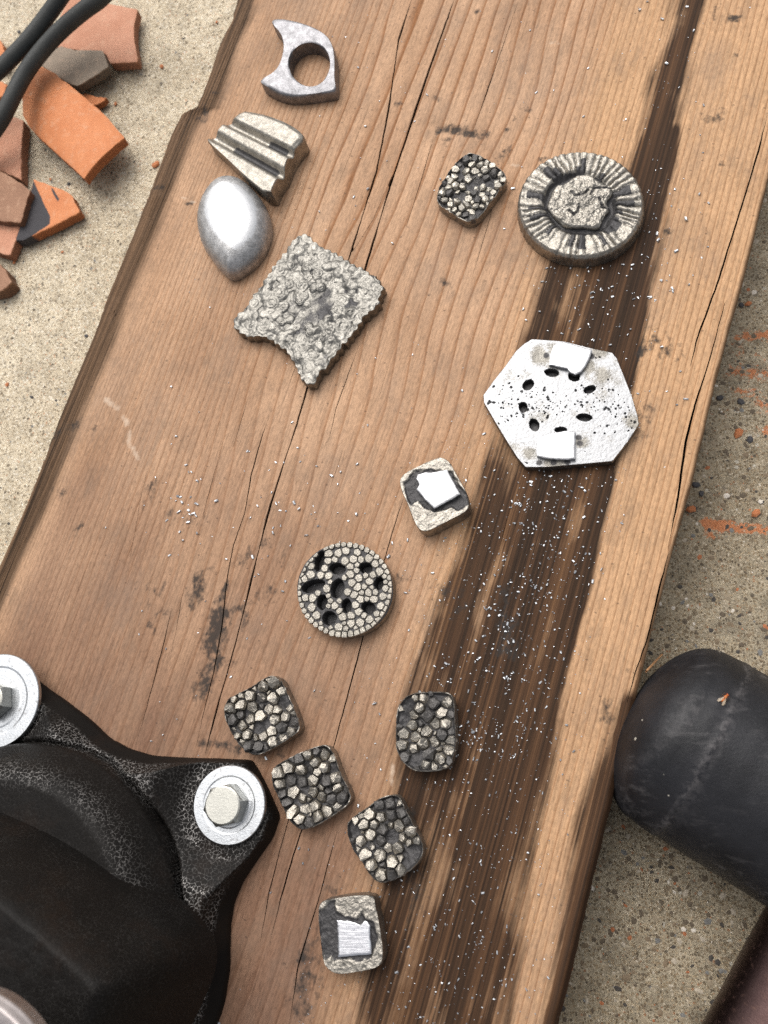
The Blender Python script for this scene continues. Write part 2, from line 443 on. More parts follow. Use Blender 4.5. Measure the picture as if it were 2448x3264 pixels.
def mat_hammertone():
    N = NT('hammertone_paint')
    c = N.coords((1000, 1000, 1000))
    wv = N.n('VectorMath', {'operation': 'ADD'}, i0=c, i1=N.n('VectorMath', {'operation': 'SCALE'}, i0=N.noise(c, 0.8, 2, out='Color'), Scale=1.1).outputs[0]).outputs[0]
    v = N.voro(wv, 0.80, 'DISTANCE_TO_EDGE').outputs['Distance']
    n = N.noise(c, 0.09, 3); f = N.noise(c, 1.8, 3, 0.7)
    vein = N.ramp(N.math('ADD', v, N.math('MULTIPLY', N.math('SUBTRACT', f, 0.42), 0.34)), [(0.0, 1.0), (0.04, 0.8), (0.085, 0.0)])
    vein = N.math('MULTIPLY', N.math('MULTIPLY', vein, N.attr('fleck_glint')), N.ramp(N.noise(c, 0.06, 4, 0.6), [(0.36, 0.25), (0.56, 1.0)]))  # mask sets vein strength, including the painted-in glint
    col = N.mix(n, (0.0045, 0.004, 0.0037), (0.010, 0.0085, 0.0075))
    col = N.mix(N.math('MULTIPLY', vein, 0.8), col, (0.36, 0.345, 0.33))
    rust = N.ramp(N.noise(c, 0.05, 4, 0.7), [(0.52, 0.0), (0.75, 1.0)])
    col = N.mix(N.math('MULTIPLY', rust, 0.5), col, (0.020, 0.012, 0.008))
    h = N.math('ADD', N.ramp(v, [(0.0, 0.6), (0.25, 1.0)]), N.math('MULTIPLY', f, 0.5))
    return N.bsdf(Base_Color=col, Metallic=N.math('MULTIPLY', vein, 0.7), Roughness=0.52, Normal=N.bump(h, 0.14, 0.0003), Specular_IOR_Level=0.10)

def mat_steel(name, a, b, rough, spots=(0.10, 0.07, 0.05), amt=0.5, brushed=None):
    N = NT(name)
    c = N.coords((1000, 1000, 1000))
    n = N.noise(c, 0.25, 5, 0.65); f = N.noise(c, 2.0, 4, 0.6)
    col = N.mix(n, a, b)
    dirt = N.ramp(N.noise(c, 0.55, 5, 0.75), [(0.56, 0.0), (0.70, 1.0)])
    col = N.mix(N.math('MULTIPLY', dirt, amt), col, spots)
    rg = N.math('ADD', rough - 0.08, N.math('MULTIPLY', f, 0.16))
    hh = f
    if brushed is not None: hh = N.noise(N.coords(brushed), 1.0, 3, 0.6)
    return N.bsdf(Base_Color=col, Metallic=N.math('SUBTRACT', 1.0, N.math('MULTIPLY', dirt, amt)), Roughness=rg, Normal=N.bump(hh, 0.25, 0.0002))

def mat_plain(name, col, rough=0.6, metallic=0.0, alpha=1.0, var=0.25, sc=1.0):
    N = NT(name)
    n = N.noise(N.coords((1000, 1000, 1000)), sc, 4, 0.6)
    c = N.mix(n, tuple(x * (1 - var) for x in col), tuple(min(1, x * (1 + var)) for x in col))
    return N.bsdf(Base_Color=c, Roughness=rough, Metallic=metallic, Alpha=alpha)

# ================================================================== GROUND
def axis(a, b, step, far):
    core = np.arange(a, b + step / 2, step)
    ext = np.cumsum(step * 1.35 ** np.arange(1, 26)); ext = ext[ext < far]
    return np.r_[(a - ext)[::-1], core, b + ext]
gx = axis(-300, 160, 2.0, 6000); gy = axis(-140, 420, 2.0, 6000)
GX, GY = np.meshgrid(gx, gy)
gxf, gyf = GX.ravel(), GY.ravel()
# board frame: along (m) and across (n)
M_ = np.array([0.30788, 0.95142]); N_ = np.array([0.95142, -0.30788])
bv = gxf * N_[0] + gyf * N_[1]; bu = gxf * M_[0] + gyf * M_[1]
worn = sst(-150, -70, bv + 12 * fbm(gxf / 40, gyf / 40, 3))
chalk = np.zeros(len(gxf))
def blob(u0, v0, u1, v1, r, s):
    a = P(u0, v0, 0); b = P(u1, v1, 0); e = b - a; L = e @ e + 1e-9
    t = np.clip(((gxf - a[0]) * e[0] + (gyf - a[1]) * e[1]) / L, 0, 1)
    d = np.hypot(gxf - a[0] - t * e[0], gyf - a[1] - t * e[1])
    return s * np.exp(-(d / r) ** 2)
for q in [(2355, 1075, 2500, 1060, 3.0, .72), (2330, 1180, 2470, 1200, 5.0, .62), (2345, 1250, 2400, 1250, 3.0, .66), (2430, 1290, 2500, 1300, 4.5, .7),
          (2435, 1370, 2480, 1390, 4, .7), (2250, 1665, 2460, 1692, 2.6, .95), (2265, 1680, 2275, 1690, 3.5, .8), (2345, 1090, 2370, 1130, 3, .55), (2400, 1120, 2450, 1150, 3, .5)]:
    chalk = np.maximum(chalk, blob(*q))
gz = 0.25 * fbm(gxf / 9, gyf / 9, 11) + 0.7 * fbm(gxf / 60, gyf / 60, 12)
nx, ny = len(gx), len(gy)
ii, jj = np.meshgrid(np.arange(nx - 1), np.arange(ny - 1)); a = (jj * nx + ii).ravel()
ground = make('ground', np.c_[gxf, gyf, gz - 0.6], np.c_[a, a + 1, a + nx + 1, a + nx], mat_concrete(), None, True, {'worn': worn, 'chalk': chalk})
ground['kind'] = 'structure'

# exposed stones of the concrete, one relief layer
def lump(k, seed):
    r = np.random.default_rng(seed); v = []; 
    for z, q in ((-0.2, 0.9), (0.25, 1.0)):
        for i in range(k):
            t = 2 * math.pi * (i + 0.3 * r.random()) / k; R = q * (0.8 + 0.4 * r.random())
            v.append((R * math.cos(t), R * math.sin(t), z))
    for i in range(k):
        t = 2 * math.pi * i / k; v.append((0.55 * math.cos(t), 0.55 * math.sin(t), 0.62 + 0.1 * r.random()))
    v.append((0, 0, 0.7))
    f = []
    for rr in range(2):
        for i in range(k):
            j = (i + 1) % k; f.append((rr * k + i, rr * k + j, (rr + 1) * k + j)); f.append((rr * k + i, (rr + 1) * k + j, (rr + 1) * k + i))
    for i in range(k): f.append((2 * k + i, 2 * k + (i + 1) % k, 3 * k))
    return np.array(v), np.array(f)
def merge_lumps(name, spots, mat, parent, tones, flat=0.5, k=5):
    pr = [lump(k, s) for s in range(9)]; V = []; Fs = []; T = []; off = 0
    for i, (x, y, z, r) in enumerate(spots):
        v, f = pr[i % 9]; a = rng.random() * 6.28; ca, sa = math.cos(a), math.sin(a); st = 0.7 + 0.6 * rng.random()
        q = v * [r * st, r / st, r * flat]
        V.append(np.c_[q[:, 0] * ca - q[:, 1] * sa + x, q[:, 0] * sa + q[:, 1] * ca + y, q[:, 2] + z]); Fs.append(f + off); T.append(np.full(len(v), tones[i])); off += len(v)
    return make(name, np.vstack(V), np.vstack(Fs), mat, parent, True, {'tone': np.concatenate(T)})
spots = []; tones = []
while len(spots) < 5200:
    u, v = rng.random() * 2560 - 60, rng.random() * 3400 - 60
    left = u < 760 - 0.40 * v; right = u > 2470 - 0.24 * v
    if not (left or right): continue
    x, y = P(u, v, 0)
    r = (0.22 + 0.55 * rng.random() ** 3) if left else (0.25 + 0.95 * rng.random() ** 3.6)
    h = 0.25 * fbm(np.array([x / 9]), np.array([y / 9]), 11)[0] + 0.7 * fbm(np.array([x / 60]), np.array([y / 60]), 12)[0] - 0.6
    spots.append((x, y, h - 0.10 * r, r))
    t = rng.random()
    tones.append(t if right else (0.40 + 0.55 * t if t > 0.35 else t))
agg = merge_lumps('concrete_aggregate', spots, mat_pebbles(), ground, tones, 0.34)
agg['kind'] = 'stuff'

# ================================================================== BOARD
def bcoord(pts, s=1.0, ox=0.0, oy=0.0, z=BOARD):
    p = PP(pts, z, s, ox, oy); return np.c_[p @ M_, p @ N_]
def curve_v(pts, **k):
    q = bcoord(pts, **k); q = q[np.argsort(q[:, 0])]
    return lambda u: np.interp(u, q[:, 0], q[:, 1])
LEFT = bcoord([(1530, 0), (1500, 120), (1420, 280), (1370, 430), (1310, 600), (1268, 688), (1240, 697), (1172, 730), (1130, 810), (1090, 900), (1000, 1150), (900, 1400), (800, 1650), (700, 1900), (590, 2200)], .4919)
LEFT = np.vstack([LEFT, bcoord([(440, 370), (340, 620), (240, 880), (165, 1080), (90, 1250), (0, 1450), (-170, 1850)], .5426, 0, 1000)])
LEFT = LEFT[np.argsort(LEFT[:, 0])]
RIGHT = bcoord([(2448, 579), (2417, 700), (2380, 856), (2330, 1025), (2294, 1167), (2254, 1326), (2218, 1496), (2205, 1534), (2160, 1701), (2144, 1758), (2112, 1880), (2079, 2010), (2061, 2083), (2030, 2220), (1906, 2740), (1850, 2987), (1800, 3192)])
RIGHT = RIGHT[np.argsort(RIGHT[:, 0])]
NU, NV = 500, 640
us = np.linspace(-150, 430, NU)
vl = np.interp(us, LEFT[:, 0], LEFT[:, 1]) + 0.25 * fbm(us / 3, us * 0, 5)
_k = np.ones(25) / 25
vr = np.convolve(np.pad(np.interp(us, RIGHT[:, 0], RIGHT[:, 1]), 12, 'edge'), _k, 'valid') + 0.30 * fbm(us / 4, us * 0, 6)
T = np.linspace(0, 1, NV)
_k = np.ones(121) / 121
vls = np.convolve(np.pad(vl, 60, 'edge'), _k, 'valid')
Vg = vls[:, None] + T[None, :] * (vr - vls)[:, None] + (vl - vls)[:, None] * np.clip(1 - T / 0.09, 0, 1)[None, :] ** 1.5
Ug = np.repeat(us[:, None], NV, 1)
Zg = np.zeros_like(Vg)
crackA = np.zeros_like(Vg)
DL = Vg - vl[:, None]; DR = vr[:, None] - Vg
v0 = np.median(LEFT[:, 1])
VV = Vg - v0                       # 0 .. ~225 across
# ring field
fr_ = np.interp(np.linspace(-10, 240, 1000), [-10, 10, 18, 60, 75, 150, 165, 240], [0.95, 0.85, 0.45, 0.36, 0.17, 0.19, 0.40, 0.46])
cum = np.cumsum(fr_) * (250 / 1000.0)
ring = np.interp(VV, np.linspace(-10, 240, 1000), cum)
mid = sst(20, 80, VV) * (1 - sst(140, 175, VV))
ring = ring + mid * (1.5 * noise(Ug / 150, VV / 42, 21) + 0.55 * noise(Ug / 45, VV / 18, 22)) + (1 - mid) * 0.35 * noise(Ug / 110, VV / 30, 23)
ring = ring + 0.010 * Ug * (1 - sst(30, 110, VV)) * sst(8, 25, VV)
latec = 0.50 + 0.34 * mid * sst(40, 200, Ug) + 0.12 * sst(150, 180, VV) + 0.25 * (fbm(Ug / 60, VV / 15, 25))
# weathered left edge
ww = np.interp(us, [-150, 0, 100, 200, 330], [9.5, 9.5, 11, 11, 8])[:, None]
weather = (1 - sst(ww - 3.5, ww + 2.0, DL + 1.6 * fbm(Ug / 30, VV / 2.0, 31))) * 0.95
weather = np.maximum(weather, 0.85 * (1 - sst(0.3, 1.6, DR)))
# dark soaked strip
SL = curve_v([(2163, 0), (2138, 101), (2109, 174), (2091, 239), (2066, 325), (2037, 434), (2000, 540), (1850, 640), (1715, 790), (1674, 966), (1644, 1079), (1566, 1384), (1537, 1468), (1494, 1633), (1457, 1773), (1421, 1853), (1378, 1999), (1342, 2121), (1292, 2260), (1262, 2440), (1250, 2530), (1230, 2700), (1200, 2850), (1165, 3100), (1150, 3264), (1130, 3500)])
SR = curve_v([(2250, 0), (2232, 108), (2218, 163), (2203, 246), (2178, 318), (2167, 390), (2171, 434), (2156, 506), (2142, 579), (2120, 687), (2098, 796), (2070, 940), (2048, 1039), (2028, 1236), (2000, 1380), (1970, 1511), (1921, 1694), (1891, 1877), (1836, 2060), (1799, 2243), (1775, 2426), (1745, 2600), (1715, 2800), (1690, 3000), (1650, 3264), (1610, 3500)])
sl = SL(us)[:, None]; sr = SR(us)[:, None]
edge_n = 4.5 * fbm(Ug / 60, VV / 3.0, 41) + 2.0 * fbm(Ug / 12, VV / 2.0, 42)
stain = sst(-6, 6, Vg - sl + edge_n) * sst(-2.5, 3.5, sr - Vg + edge_n * 0.7)
lowu = 1 - sst(-60, 90, Ug)
stain = stain * (0.72 + 0.30 * fbm(Ug / 40, VV / 7, 43) + 0.22 * fbm(Ug / 14, VV / 9, 44)) * (1 - (0.0 + 0.30 * sst(.55, 1.0, (Vg - sl) / (sr - sl))) * lowu)
# half-soaked, streaky between disc and hexagon plate
_a = bcoord([(1800, 800), (1650, 1420)]); 
half = sst(_a[1, 0] - 20, _a[1, 0] + 10, Ug) * (1 - sst(_a[0, 0] - 10, _a[0, 0] + 20, Ug)) * (1 - sst(10, 24, Vg - sl))
stain = stain - 0.22 * half
DRB = curve_v([(2010, 2200), (1965, 2264), (1903, 2406), (1860, 2486), (1823, 2578), (1799, 2720), (1780, 2825), (1755, 2979), (1725, 3195), (1690, 3400)])
gate = 1 - sst(bcoord([(1990, 2200)])[0, 0] - 6, bcoord([(1990, 2200)])[0, 0] + 4, Ug)
stain = np.maximum(stain, gate * 0.62 * sst(-2, 5, Vg - DRB(us)[:, None] + edge_n))
stain = np.maximum(stain, gate * 1.0 * (1 - sst(2.5, 5.0, DR + 0.7 * edge_n)))
# handled, greasier lower left part, with shade toward the bottom painted in
dirt_shade = sst(60, -150, Ug - 60 + 0.35 * (VV - 100) + 42 * fbm(Ug / 50, VV / 26, 51)) * (1 - 0.6 * sst(150, 175, VV)) * sst(6, 22, VV)
dirt_shade = np.clip(dirt_shade * 1.0 + 0.22 * fbm(Ug / 30, VV / 9, 52), 0, 1)
grime = np.zeros_like(Vg); pale = np.zeros_like(Vg)
def mark(arr, pts, r, s, stretch=1.0):
    q = bcoord(pts)
    for i in range(max(1, len(q) - 1)):
        a = q[i]; b = q[min(i + 1, len(q) - 1)]; e = b - a; L = e @ e + 1e-9
        t = np.clip(((Ug - a[0]) * e[0] + (Vg - a[1]) * e[1]) / L, 0, 1)
        d = np.hypot((Ug - a[0] - t * e[0]) / stretch, Vg - a[1] - t * e[1])
        np.maximum(arr, s * np.exp(-(d / r) ** 2), out=arr)
for pts, r, s in [
    ([(640, 1840), (625, 1900)], 3.2, .62), ([(605, 1900), (612, 1935)], 1.6, .62), ([(665, 1815), (680, 1800)], 1.4, .55), ([(725, 1860), (700, 1910)], 1.5, .7),
    ([(700, 1960), (675, 2060)], 4.2, .72), ([(670, 2080), (690, 2010)], 3.5, .6), ([(730, 1950), (790, 1920)], 2.2, .45), ([(780, 1950), (785, 1985)], 2.0, .5),
    ([(640, 2190), (690, 2120)], 4.5, .62), ([(625, 2220), (615, 2200)], 2.2, .5), ([(700, 2110), (740, 2120)], 2.5, .5), ([(760, 1790), (850, 1730)], 2.8, .40),
    ([(865, 1880), (858, 1920)], 2.0, .5), ([(905, 1770), (900, 1800)], 1.8, .42), ([(485, 1545), (460, 1600)], 3.6, .42), ([(530, 1640), (640, 1660)], 3.0, .36), ([(820, 1900), (830, 1890)], 2, .4),
    ([(500, 1960), (530, 1950)], 1.4, .5), ([(468, 1990), (490, 2010)], 1.5, .42), ([(480, 2105), (486, 2100)], 1.4, .45), ([(1400, 410), (1440, 412), (1500, 424), (1540, 428)], 2.3, .72),
    ([(1425, 445), (1445, 440)], 1.8, .5), ([(1620, 480), (1600, 500)], 2.2, .45), ([(1640, 370), (1680, 350)], 3.0, .34), ([(1615, 410), (1612, 420)], 1.2, .6), ([(1724, 508), (1730, 512)], 1.5, .75),
    ([(1520, 38), (1527, 34)], 1.2, .6), ([(1270, 330), (1266, 336)], 1.4, .65), ([(1390, 310), (1395, 320)], 2.6, .36), ([(2335, 55), (2350, 58)], 2.4, .6), ([(2330, 180), (2340, 176)], 1.6, .5), ([(2250, 375), (2290, 370)], 3.0, .4),
    ([(2300, 525), (2315, 535)], 1.2, .5), ([(2128, 738), (2135, 735)], 1.6, .7), ([(2085, 1090), (2130, 1120)], 5.0, .44), ([(2060, 1290), (2040, 1380)], 3.5, .4), ([(2045, 1120), (2042, 1140)], 2, .6),
    ([(1410, 895), (1425, 905)], 1.6, .6), ([(1420, 880), (1405, 888)], 1.4, .4), ([(2280, 60), (2282, 10)], 1.3, .35), ([(650, 345), (655, 360)], 2.2, .62), ([(640, 380), (648, 384)], 2.0, .6), ([(685, 298), (690, 296)], 1.8, .55),
    ([(500, 598), (515, 600)], 1.6, .72), ([(600, 648), (612, 646)], 1.2, .55), ([(170, 1390), (250, 1350)], 2.4, .44), ([(280, 1370), (300, 1365)], 1.2, .5), ([(180, 1560), (200, 1570)], 2.5, .4),
    ([(240, 1690), (262, 1672)], 1.3, .55), ([(210, 1730), (225, 1745)], 1.3, .42), ([(1275, 1835), (1290, 1850)], 2.2, .42), ([(980, 3050), (960, 3200)], 5, .5), ([(1010, 2960), (1000, 3000)], 2.5, .45), ([(1050, 2830), (1060, 2840)], 3, .4),
    ([(1610, 1900), (1620, 2100)], 3.5, .55), ([(1400, 1880), (1460, 1930)], 4, .42), ([(2070, 2120), (2000, 2130)], 2.0, .3), ([(1940, 2255), (1930, 2290)], 3, .45), ([(470, 1900), (520, 1880)], 4.5, .3), ([(1290, 2600), (1330, 2900)], 4, .35),
    ([(760, 2390), (740, 2378), (640, 2370)], 1.6, .6), ([(890, 2400), (902, 2410)], 1.4, .7)]:
    mark(grime, pts, r * 1.1, s * 1.22)
for pts, r, s in [([(340, 1275), (375, 1300)], 2.2, .75), ([(395, 1330), (405, 1350)], 2.0, .75), ([(415, 1375), (410, 1410)], 1.7, .7), ([(415, 1420), (440, 1460)], 2.0, .7), ([(430, 1060), (425, 1090)], 2.4, .5),
                  ([(1760, 135), (1780, 138)], 1.8, .6), ([(1634, 525), (1648, 530)], 1.4, .7), ([(580, 630), (620, 645)], 0.9, .75), ([(500, 960), (570, 990)], 1.2, .5), ([(1335, 2080), (1300, 2200)], 3.0, .38), ([(1440, 1780), (1400, 1880)], 2.5, .35), ([(1252, 2440), (1248, 2500)], 1.2, .7)]:
    mark(pale, pts, r, s)
# rust coloured crescent and gouge
gou = np.zeros_like(Vg); mark(gou, [(1352, 395), (1400, 408), (1450, 412), (1505, 425), (1535, 428)], 1.9, 1.0)
Zg -= 0.9 * gou * (0.6 + 0.6 * np.abs(fbm(Ug / 1.5, VV / 1.5, 61)))
# form of the face: slight cup, grain ridges, worn arrises
sw = 2 * np.pi * ring
ridge = 0.5 + 0.5 * np.sin(sw)
Zg += 0.015 * ridge * mid + weather * 0.34 * (ridge - 0.5) + stain * 0.06 * fbm(Ug / 40, VV / 0.9, 71) + 0.10 * fbm(Ug / 70, VV / 20, 72)
Zg -= 0.5 * (1 - sst(0, 4.0, DL)) ** 2 + 0.5 * (1 - sst(0, 1.0, DL))
chamf = np.interp(us, [-150, -40, 30, 60, 430], [2.6, 2.4, 1.4, 0.7, 0.6])[:, None]
Zg -= 1.0 * chamf * (1 - sst(0, 1.0, DR / chamf)) ** 1.5
# shakes and drying cracks: V grooves snapped onto the grid
CR = [
 ([(1447, 0), (1379, 190), (1308, 401), (1239, 605), (1163, 861), (1100, 1010), (1020, 1160)], .46, 3.2),
 ([(1311, 0), (1270, 130), (1235, 370), (1200, 548), (1112, 826), (1050, 1010), (982, 1227), (938, 1377), (897, 1499), (861, 1612), (830, 1734), (798, 1861), (775, 1956), (753, 2042), (717, 2173), (689, 2272), (655, 2400)], .40, 3.2),
 ([(866, 1300), (834, 1395), (802, 1508), (780, 1635), (744, 1739), (726, 1834), (707, 2005), (680, 2150), (644, 2295), (625, 2380)], .24, 2.0),
 ([(712, 1404), (671, 1553), (644, 1657)], .20, 1.5), ([(790, 1270), (760, 1370), (739, 1436)], .17, 1.5), ([(470, 1500), (450, 1580), (414, 1779)], .16, 1.5),
 ([(549, 1933), (522, 2051), (490, 2173), (459, 2286), (430, 2380)], .24, 2.0), ([(590, 1850), (560, 2010), (545, 2080)], .15, 1.2),
 ([(1653, 0), (1612, 119), (1547, 309), (1515, 401)], .22, 2.0), ([(1384, 434), (1336, 597), (1290, 740)], .25, 2.0), ([(1144, 1101), (1072, 1300), (1049, 1400), (1024, 1431)], .20, 1.5), ([(1240, 1160), (1200, 1290)], .18, 1.4),
 ([(1095, 1430), (1049, 1569)], .19, 1.5), ([(1285, 1590), (1251, 1695), (1222, 1797), (1190, 1920), (1154, 2045), (1141, 2096), (1100, 2248), (1065, 2377), (1010, 2540), (957, 2654), (917, 2782), (897, 2856), (860, 3010)], .24, 2.2),
 ([(1075, 2644), (1046, 2750), (1022, 2846), (950, 3083), (925, 3250)], .26, 2.0), ([(981, 2377), (940, 2540), (897, 2693), (858, 2841), (830, 3000)], .22, 1.8),
 ([(2448, 358), (2417, 481), (2384, 593), (2344, 723), (2290, 895), (2250, 1007), (2221, 1083), (2200, 1170)], .42, 2.6),
 ([(2312, 964), (2276, 1098), (2243, 1206), (2214, 1293), (2185, 1412), (2160, 1591), (2140, 1693), (2128, 1750)], .40, 2.6),
 ([(2132, 1758), (2103, 1868), (2079, 1970), (2063, 2035), (2022, 2153), (1998, 2242)], .42, 2.4),
 ([(345, 955), (372, 1010)], .2, 1.0), ([(1500, 1480), (1460, 1640)], .2, 1.2), ([(1640, 1560), (1580, 1800)], .18, 1.0), ([(1250, 560), (1190, 700), (1060, 900)], .13, 1.0), ([(970, 1090), (900, 1290)], .12, 1.0), ([(1180, 330), (1120, 480), (1060, 640)], .13, 1.0), ([(1600, 520), (1560, 700), (1500, 900)], .10, 0.8)]
for pts, w, dep in CR:
    q = bcoord(pts); q = q[np.argsort(q[:, 0])]
    u0, u1 = q[0, 0], q[-1, 0]
    for i in range(NU):
        u = us[i]
        if u < u0 or u > u1: continue
        tap = min(1.0, (u - u0) / 18 + 0.15, (u1 - u) / 18 + 0.15)
        v = np.interp(u, q[:, 0], q[:, 1]) + 0.10 * noise(u / 2.5, 0.5 + w * 50, 81) + 0.12 * noise(u / 25, 3.5 + w * 50, 82)
        ww_ = (1.0 if w > .3 else .9) * w * tap * (0.8 + 0.45 * noise(u / 12, w * 90, 83))
        j = int(np.clip(np.argmin(np.abs(Vg[i] - v)), 3, NV - 4))
        if crackA[i, j - 1:j + 2].max() > 0.5: continue
        Vg[i, j] = v; Vg[i, j - 1] = v - ww_; Vg[i, j + 1] = v + ww_
        Zg[i, j] -= dep * tap; crackA[i, j] = 1.0
nb = NU * NV
top = np.c_[Ug.ravel(), -Vg.ravel(), (BOARD + Zg).ravel()]
ii, jj = np.meshgrid(np.arange(NV - 1), np.arange(NU - 1)); a = (jj * NV + ii).ravel()
cf_ = crackA.ravel() > .5
A_, B_, C_, D_ = cf_[a], cf_[a + 1], cf_[a + NV + 1], cf_[a + NV]
alt = ((B_ & D_) | ((A_ ^ C_) & ~B_ & ~D_))[:, None]
t1 = np.where(alt, np.c_[a, a + 1, a + NV], np.c_[a, a + 1, a + NV + 1])
t2 = np.where(alt, np.c_[a + 1, a + NV + 1, a + NV], np.c_[a, a + NV + 1, a + NV])
Fq = []
extra = []
def side(idx, flip, lean):
    global top, Fq
    base = nb + sum(len(e) for e in extra); prev = idx; n = len(idx)
    for k, z in enumerate((30.0, 20.0, 10.0, 0.0)):
        p = top[idx].copy(); p[:, 2] = np.minimum(z, p[:, 2] - 0.5)
        p[:, 1] += lean * (k + 1) + 0.4 * fbm(p[:, 0] / 30, p[:, 2] / 2.0, 91)
        extra.append(p); cur = base + k * n + np.arange(n)
        qd = np.c_[prev[:-1], prev[1:], cur[1:], cur[:-1]]
        Fq.append(qd[:, ::-1] if flip else qd); prev = cur
side(np.arange(NU) * NV, False, 0.0)
side(np.arange(NU) * NV + NV - 1, True, -0.18)
side(np.arange(NV), True, 0.0)
side((NU - 1) * NV + np.arange(NV), False, 0.0)
vb = np.vstack([top] + extra); nx_ = len(vb) - nb
def ex(a, fill): 
    r = [a.ravel()]
    r.append(np.full(nx_, fill)); return np.concatenate(r)
exring = np.concatenate([ring.ravel(), vb[nb:, 2] * 0.5 + 0.3 * fbm(vb[nb:, 0] / 40, vb[nb:, 2] / 6, 92)])
exst = np.concatenate([stain.ravel(), np.where((vb[nb:, 1] < -vr.mean() + 60) & (vb[nb:, 0] < 35), 0.85, 0.0)])
board = make('wooden_board', vb, (np.vstack([t1, t2]), np.vstack(Fq)), mat_wood(), None, True,
             {'ring': exring, 'latec': ex(latec, 0.6), 'weather': ex(weather, 0.45), 'stain': exst, 'dirt_shade': ex(dirt_shade, 0.3), 'grime': np.concatenate([grime.ravel(), np.where((vb[nb:, 1] < -vr.mean() + 60) & (vb[nb:, 0] < 20), 0.75, 0.25)]), 'pale': ex(pale, 0), 'crack': ex(crackA, 0), 'warm': ex(sst(148, 168, VV + 6 * fbm(Ug / 50, VV / 9, 55)), 0.4)})
board.rotation_euler = (0, 0, math.atan2(M_[1], M_[0]))
tag(board, 'long weathered wooden board with a dark stained strip, lying on the concrete', 'board')

# ================================================================== CASTINGS
PEW = mat_pewter('cast_white_metal')
PEW_G = mat_pewter('grey_cast_metal', (0.235, 0.224, 0.202), (0.7, 0.7, 0.7), .7, .44)
PEW_W = mat_pewter('sanded_white_metal', (0.235, 0.222, 0.198), (0.265, 0.268, 0.274), 1.2, 0.48)
PEW_S = mat_pewter('satin_white_metal', (0.45, 0.445, 0.442), (0.54, 0.545, 0.555), 0.8, 0.54)
PEW_C = mat_pewter('brushed_grey_metal', (0.262, 0.258, 0.268), (0.36, 0.34, 0.355), 0.5, 0.50)
GRAN = mat_granule('granule_metal', (0.48, 0.445, 0.385), 0.20)
GRAN_D = mat_granule('darkened_granule_metal', (0.43, 0.395, 0.34), 0.34)
CELL = mat_granule('pale_cell_metal', (0.38, 0.352, 0.305), -0.5)
PAD = mat_steel('filed_pad_metal', (0.32, 0.32, 0.33), (0.48, 0.48, 0.485), 0.38, (0.30, 0.34, 0.36), 0.35, (60, 2600, 60))

def centre(poly): return np.asarray(poly).mean(0)

def cast_thing(name, label, poly, group='cast metal pieces on the board'):
    c = centre(poly)
    return thing(name, label, 'casting', (c[0], c[1], BOARD + 0.15), group), np.array([c[0], c[1], BOARD + 0.15])

def pack(poly, rmin, rmax, n, seed, margin=0.4, keep=None, overlap=.92, taken=()):
    r2 = np.random.default_rng(seed); mn, mx = poly.min(0), poly.max(0)
    R = np.sort(rmin + (rmax - rmin) * r2.random(n))[::-1]
    C = mn + (mx - mn) * r2.random((9000, 2)); D = sdist(C[:, 0], C[:, 1], poly)
    K = keep(C) if keep is not None else np.full(len(C), 9.0)      # free radius at each candidate
    out = list(taken); n0 = len(out); A = np.full(len(C), 1e9)      # distance to the nearest placed rim
    for q in out: A = np.minimum(A, np.hypot(C[:, 0] - q[0], C[:, 1] - q[1]) - overlap * q[2])
    for r in R:
        ok = np.nonzero((D > margin * r) & (K > r) & (A > overlap * r))[0]
        if len(ok) == 0: continue
        # sit snugly: of a few free spots take the tightest
        i = ok[r2.integers(0, len(ok), 6)]; i = i[np.argmin(np.minimum(A[i], D[i] + r))]
        out.append((C[i, 0], C[i, 1], r)); A = np.minimum(A, np.hypot(C[:, 0] - C[i, 0], C[:, 1] - C[i, 1]) - overlap * r)
    return out[n0:]

def walls(amp, seed, k=3.0):
    return lambda B, t: amp * fbm(B[:, 0] / k, B[:, 1] / k + t * 2.0, seed) * (1 if t < 1 else 0.8)

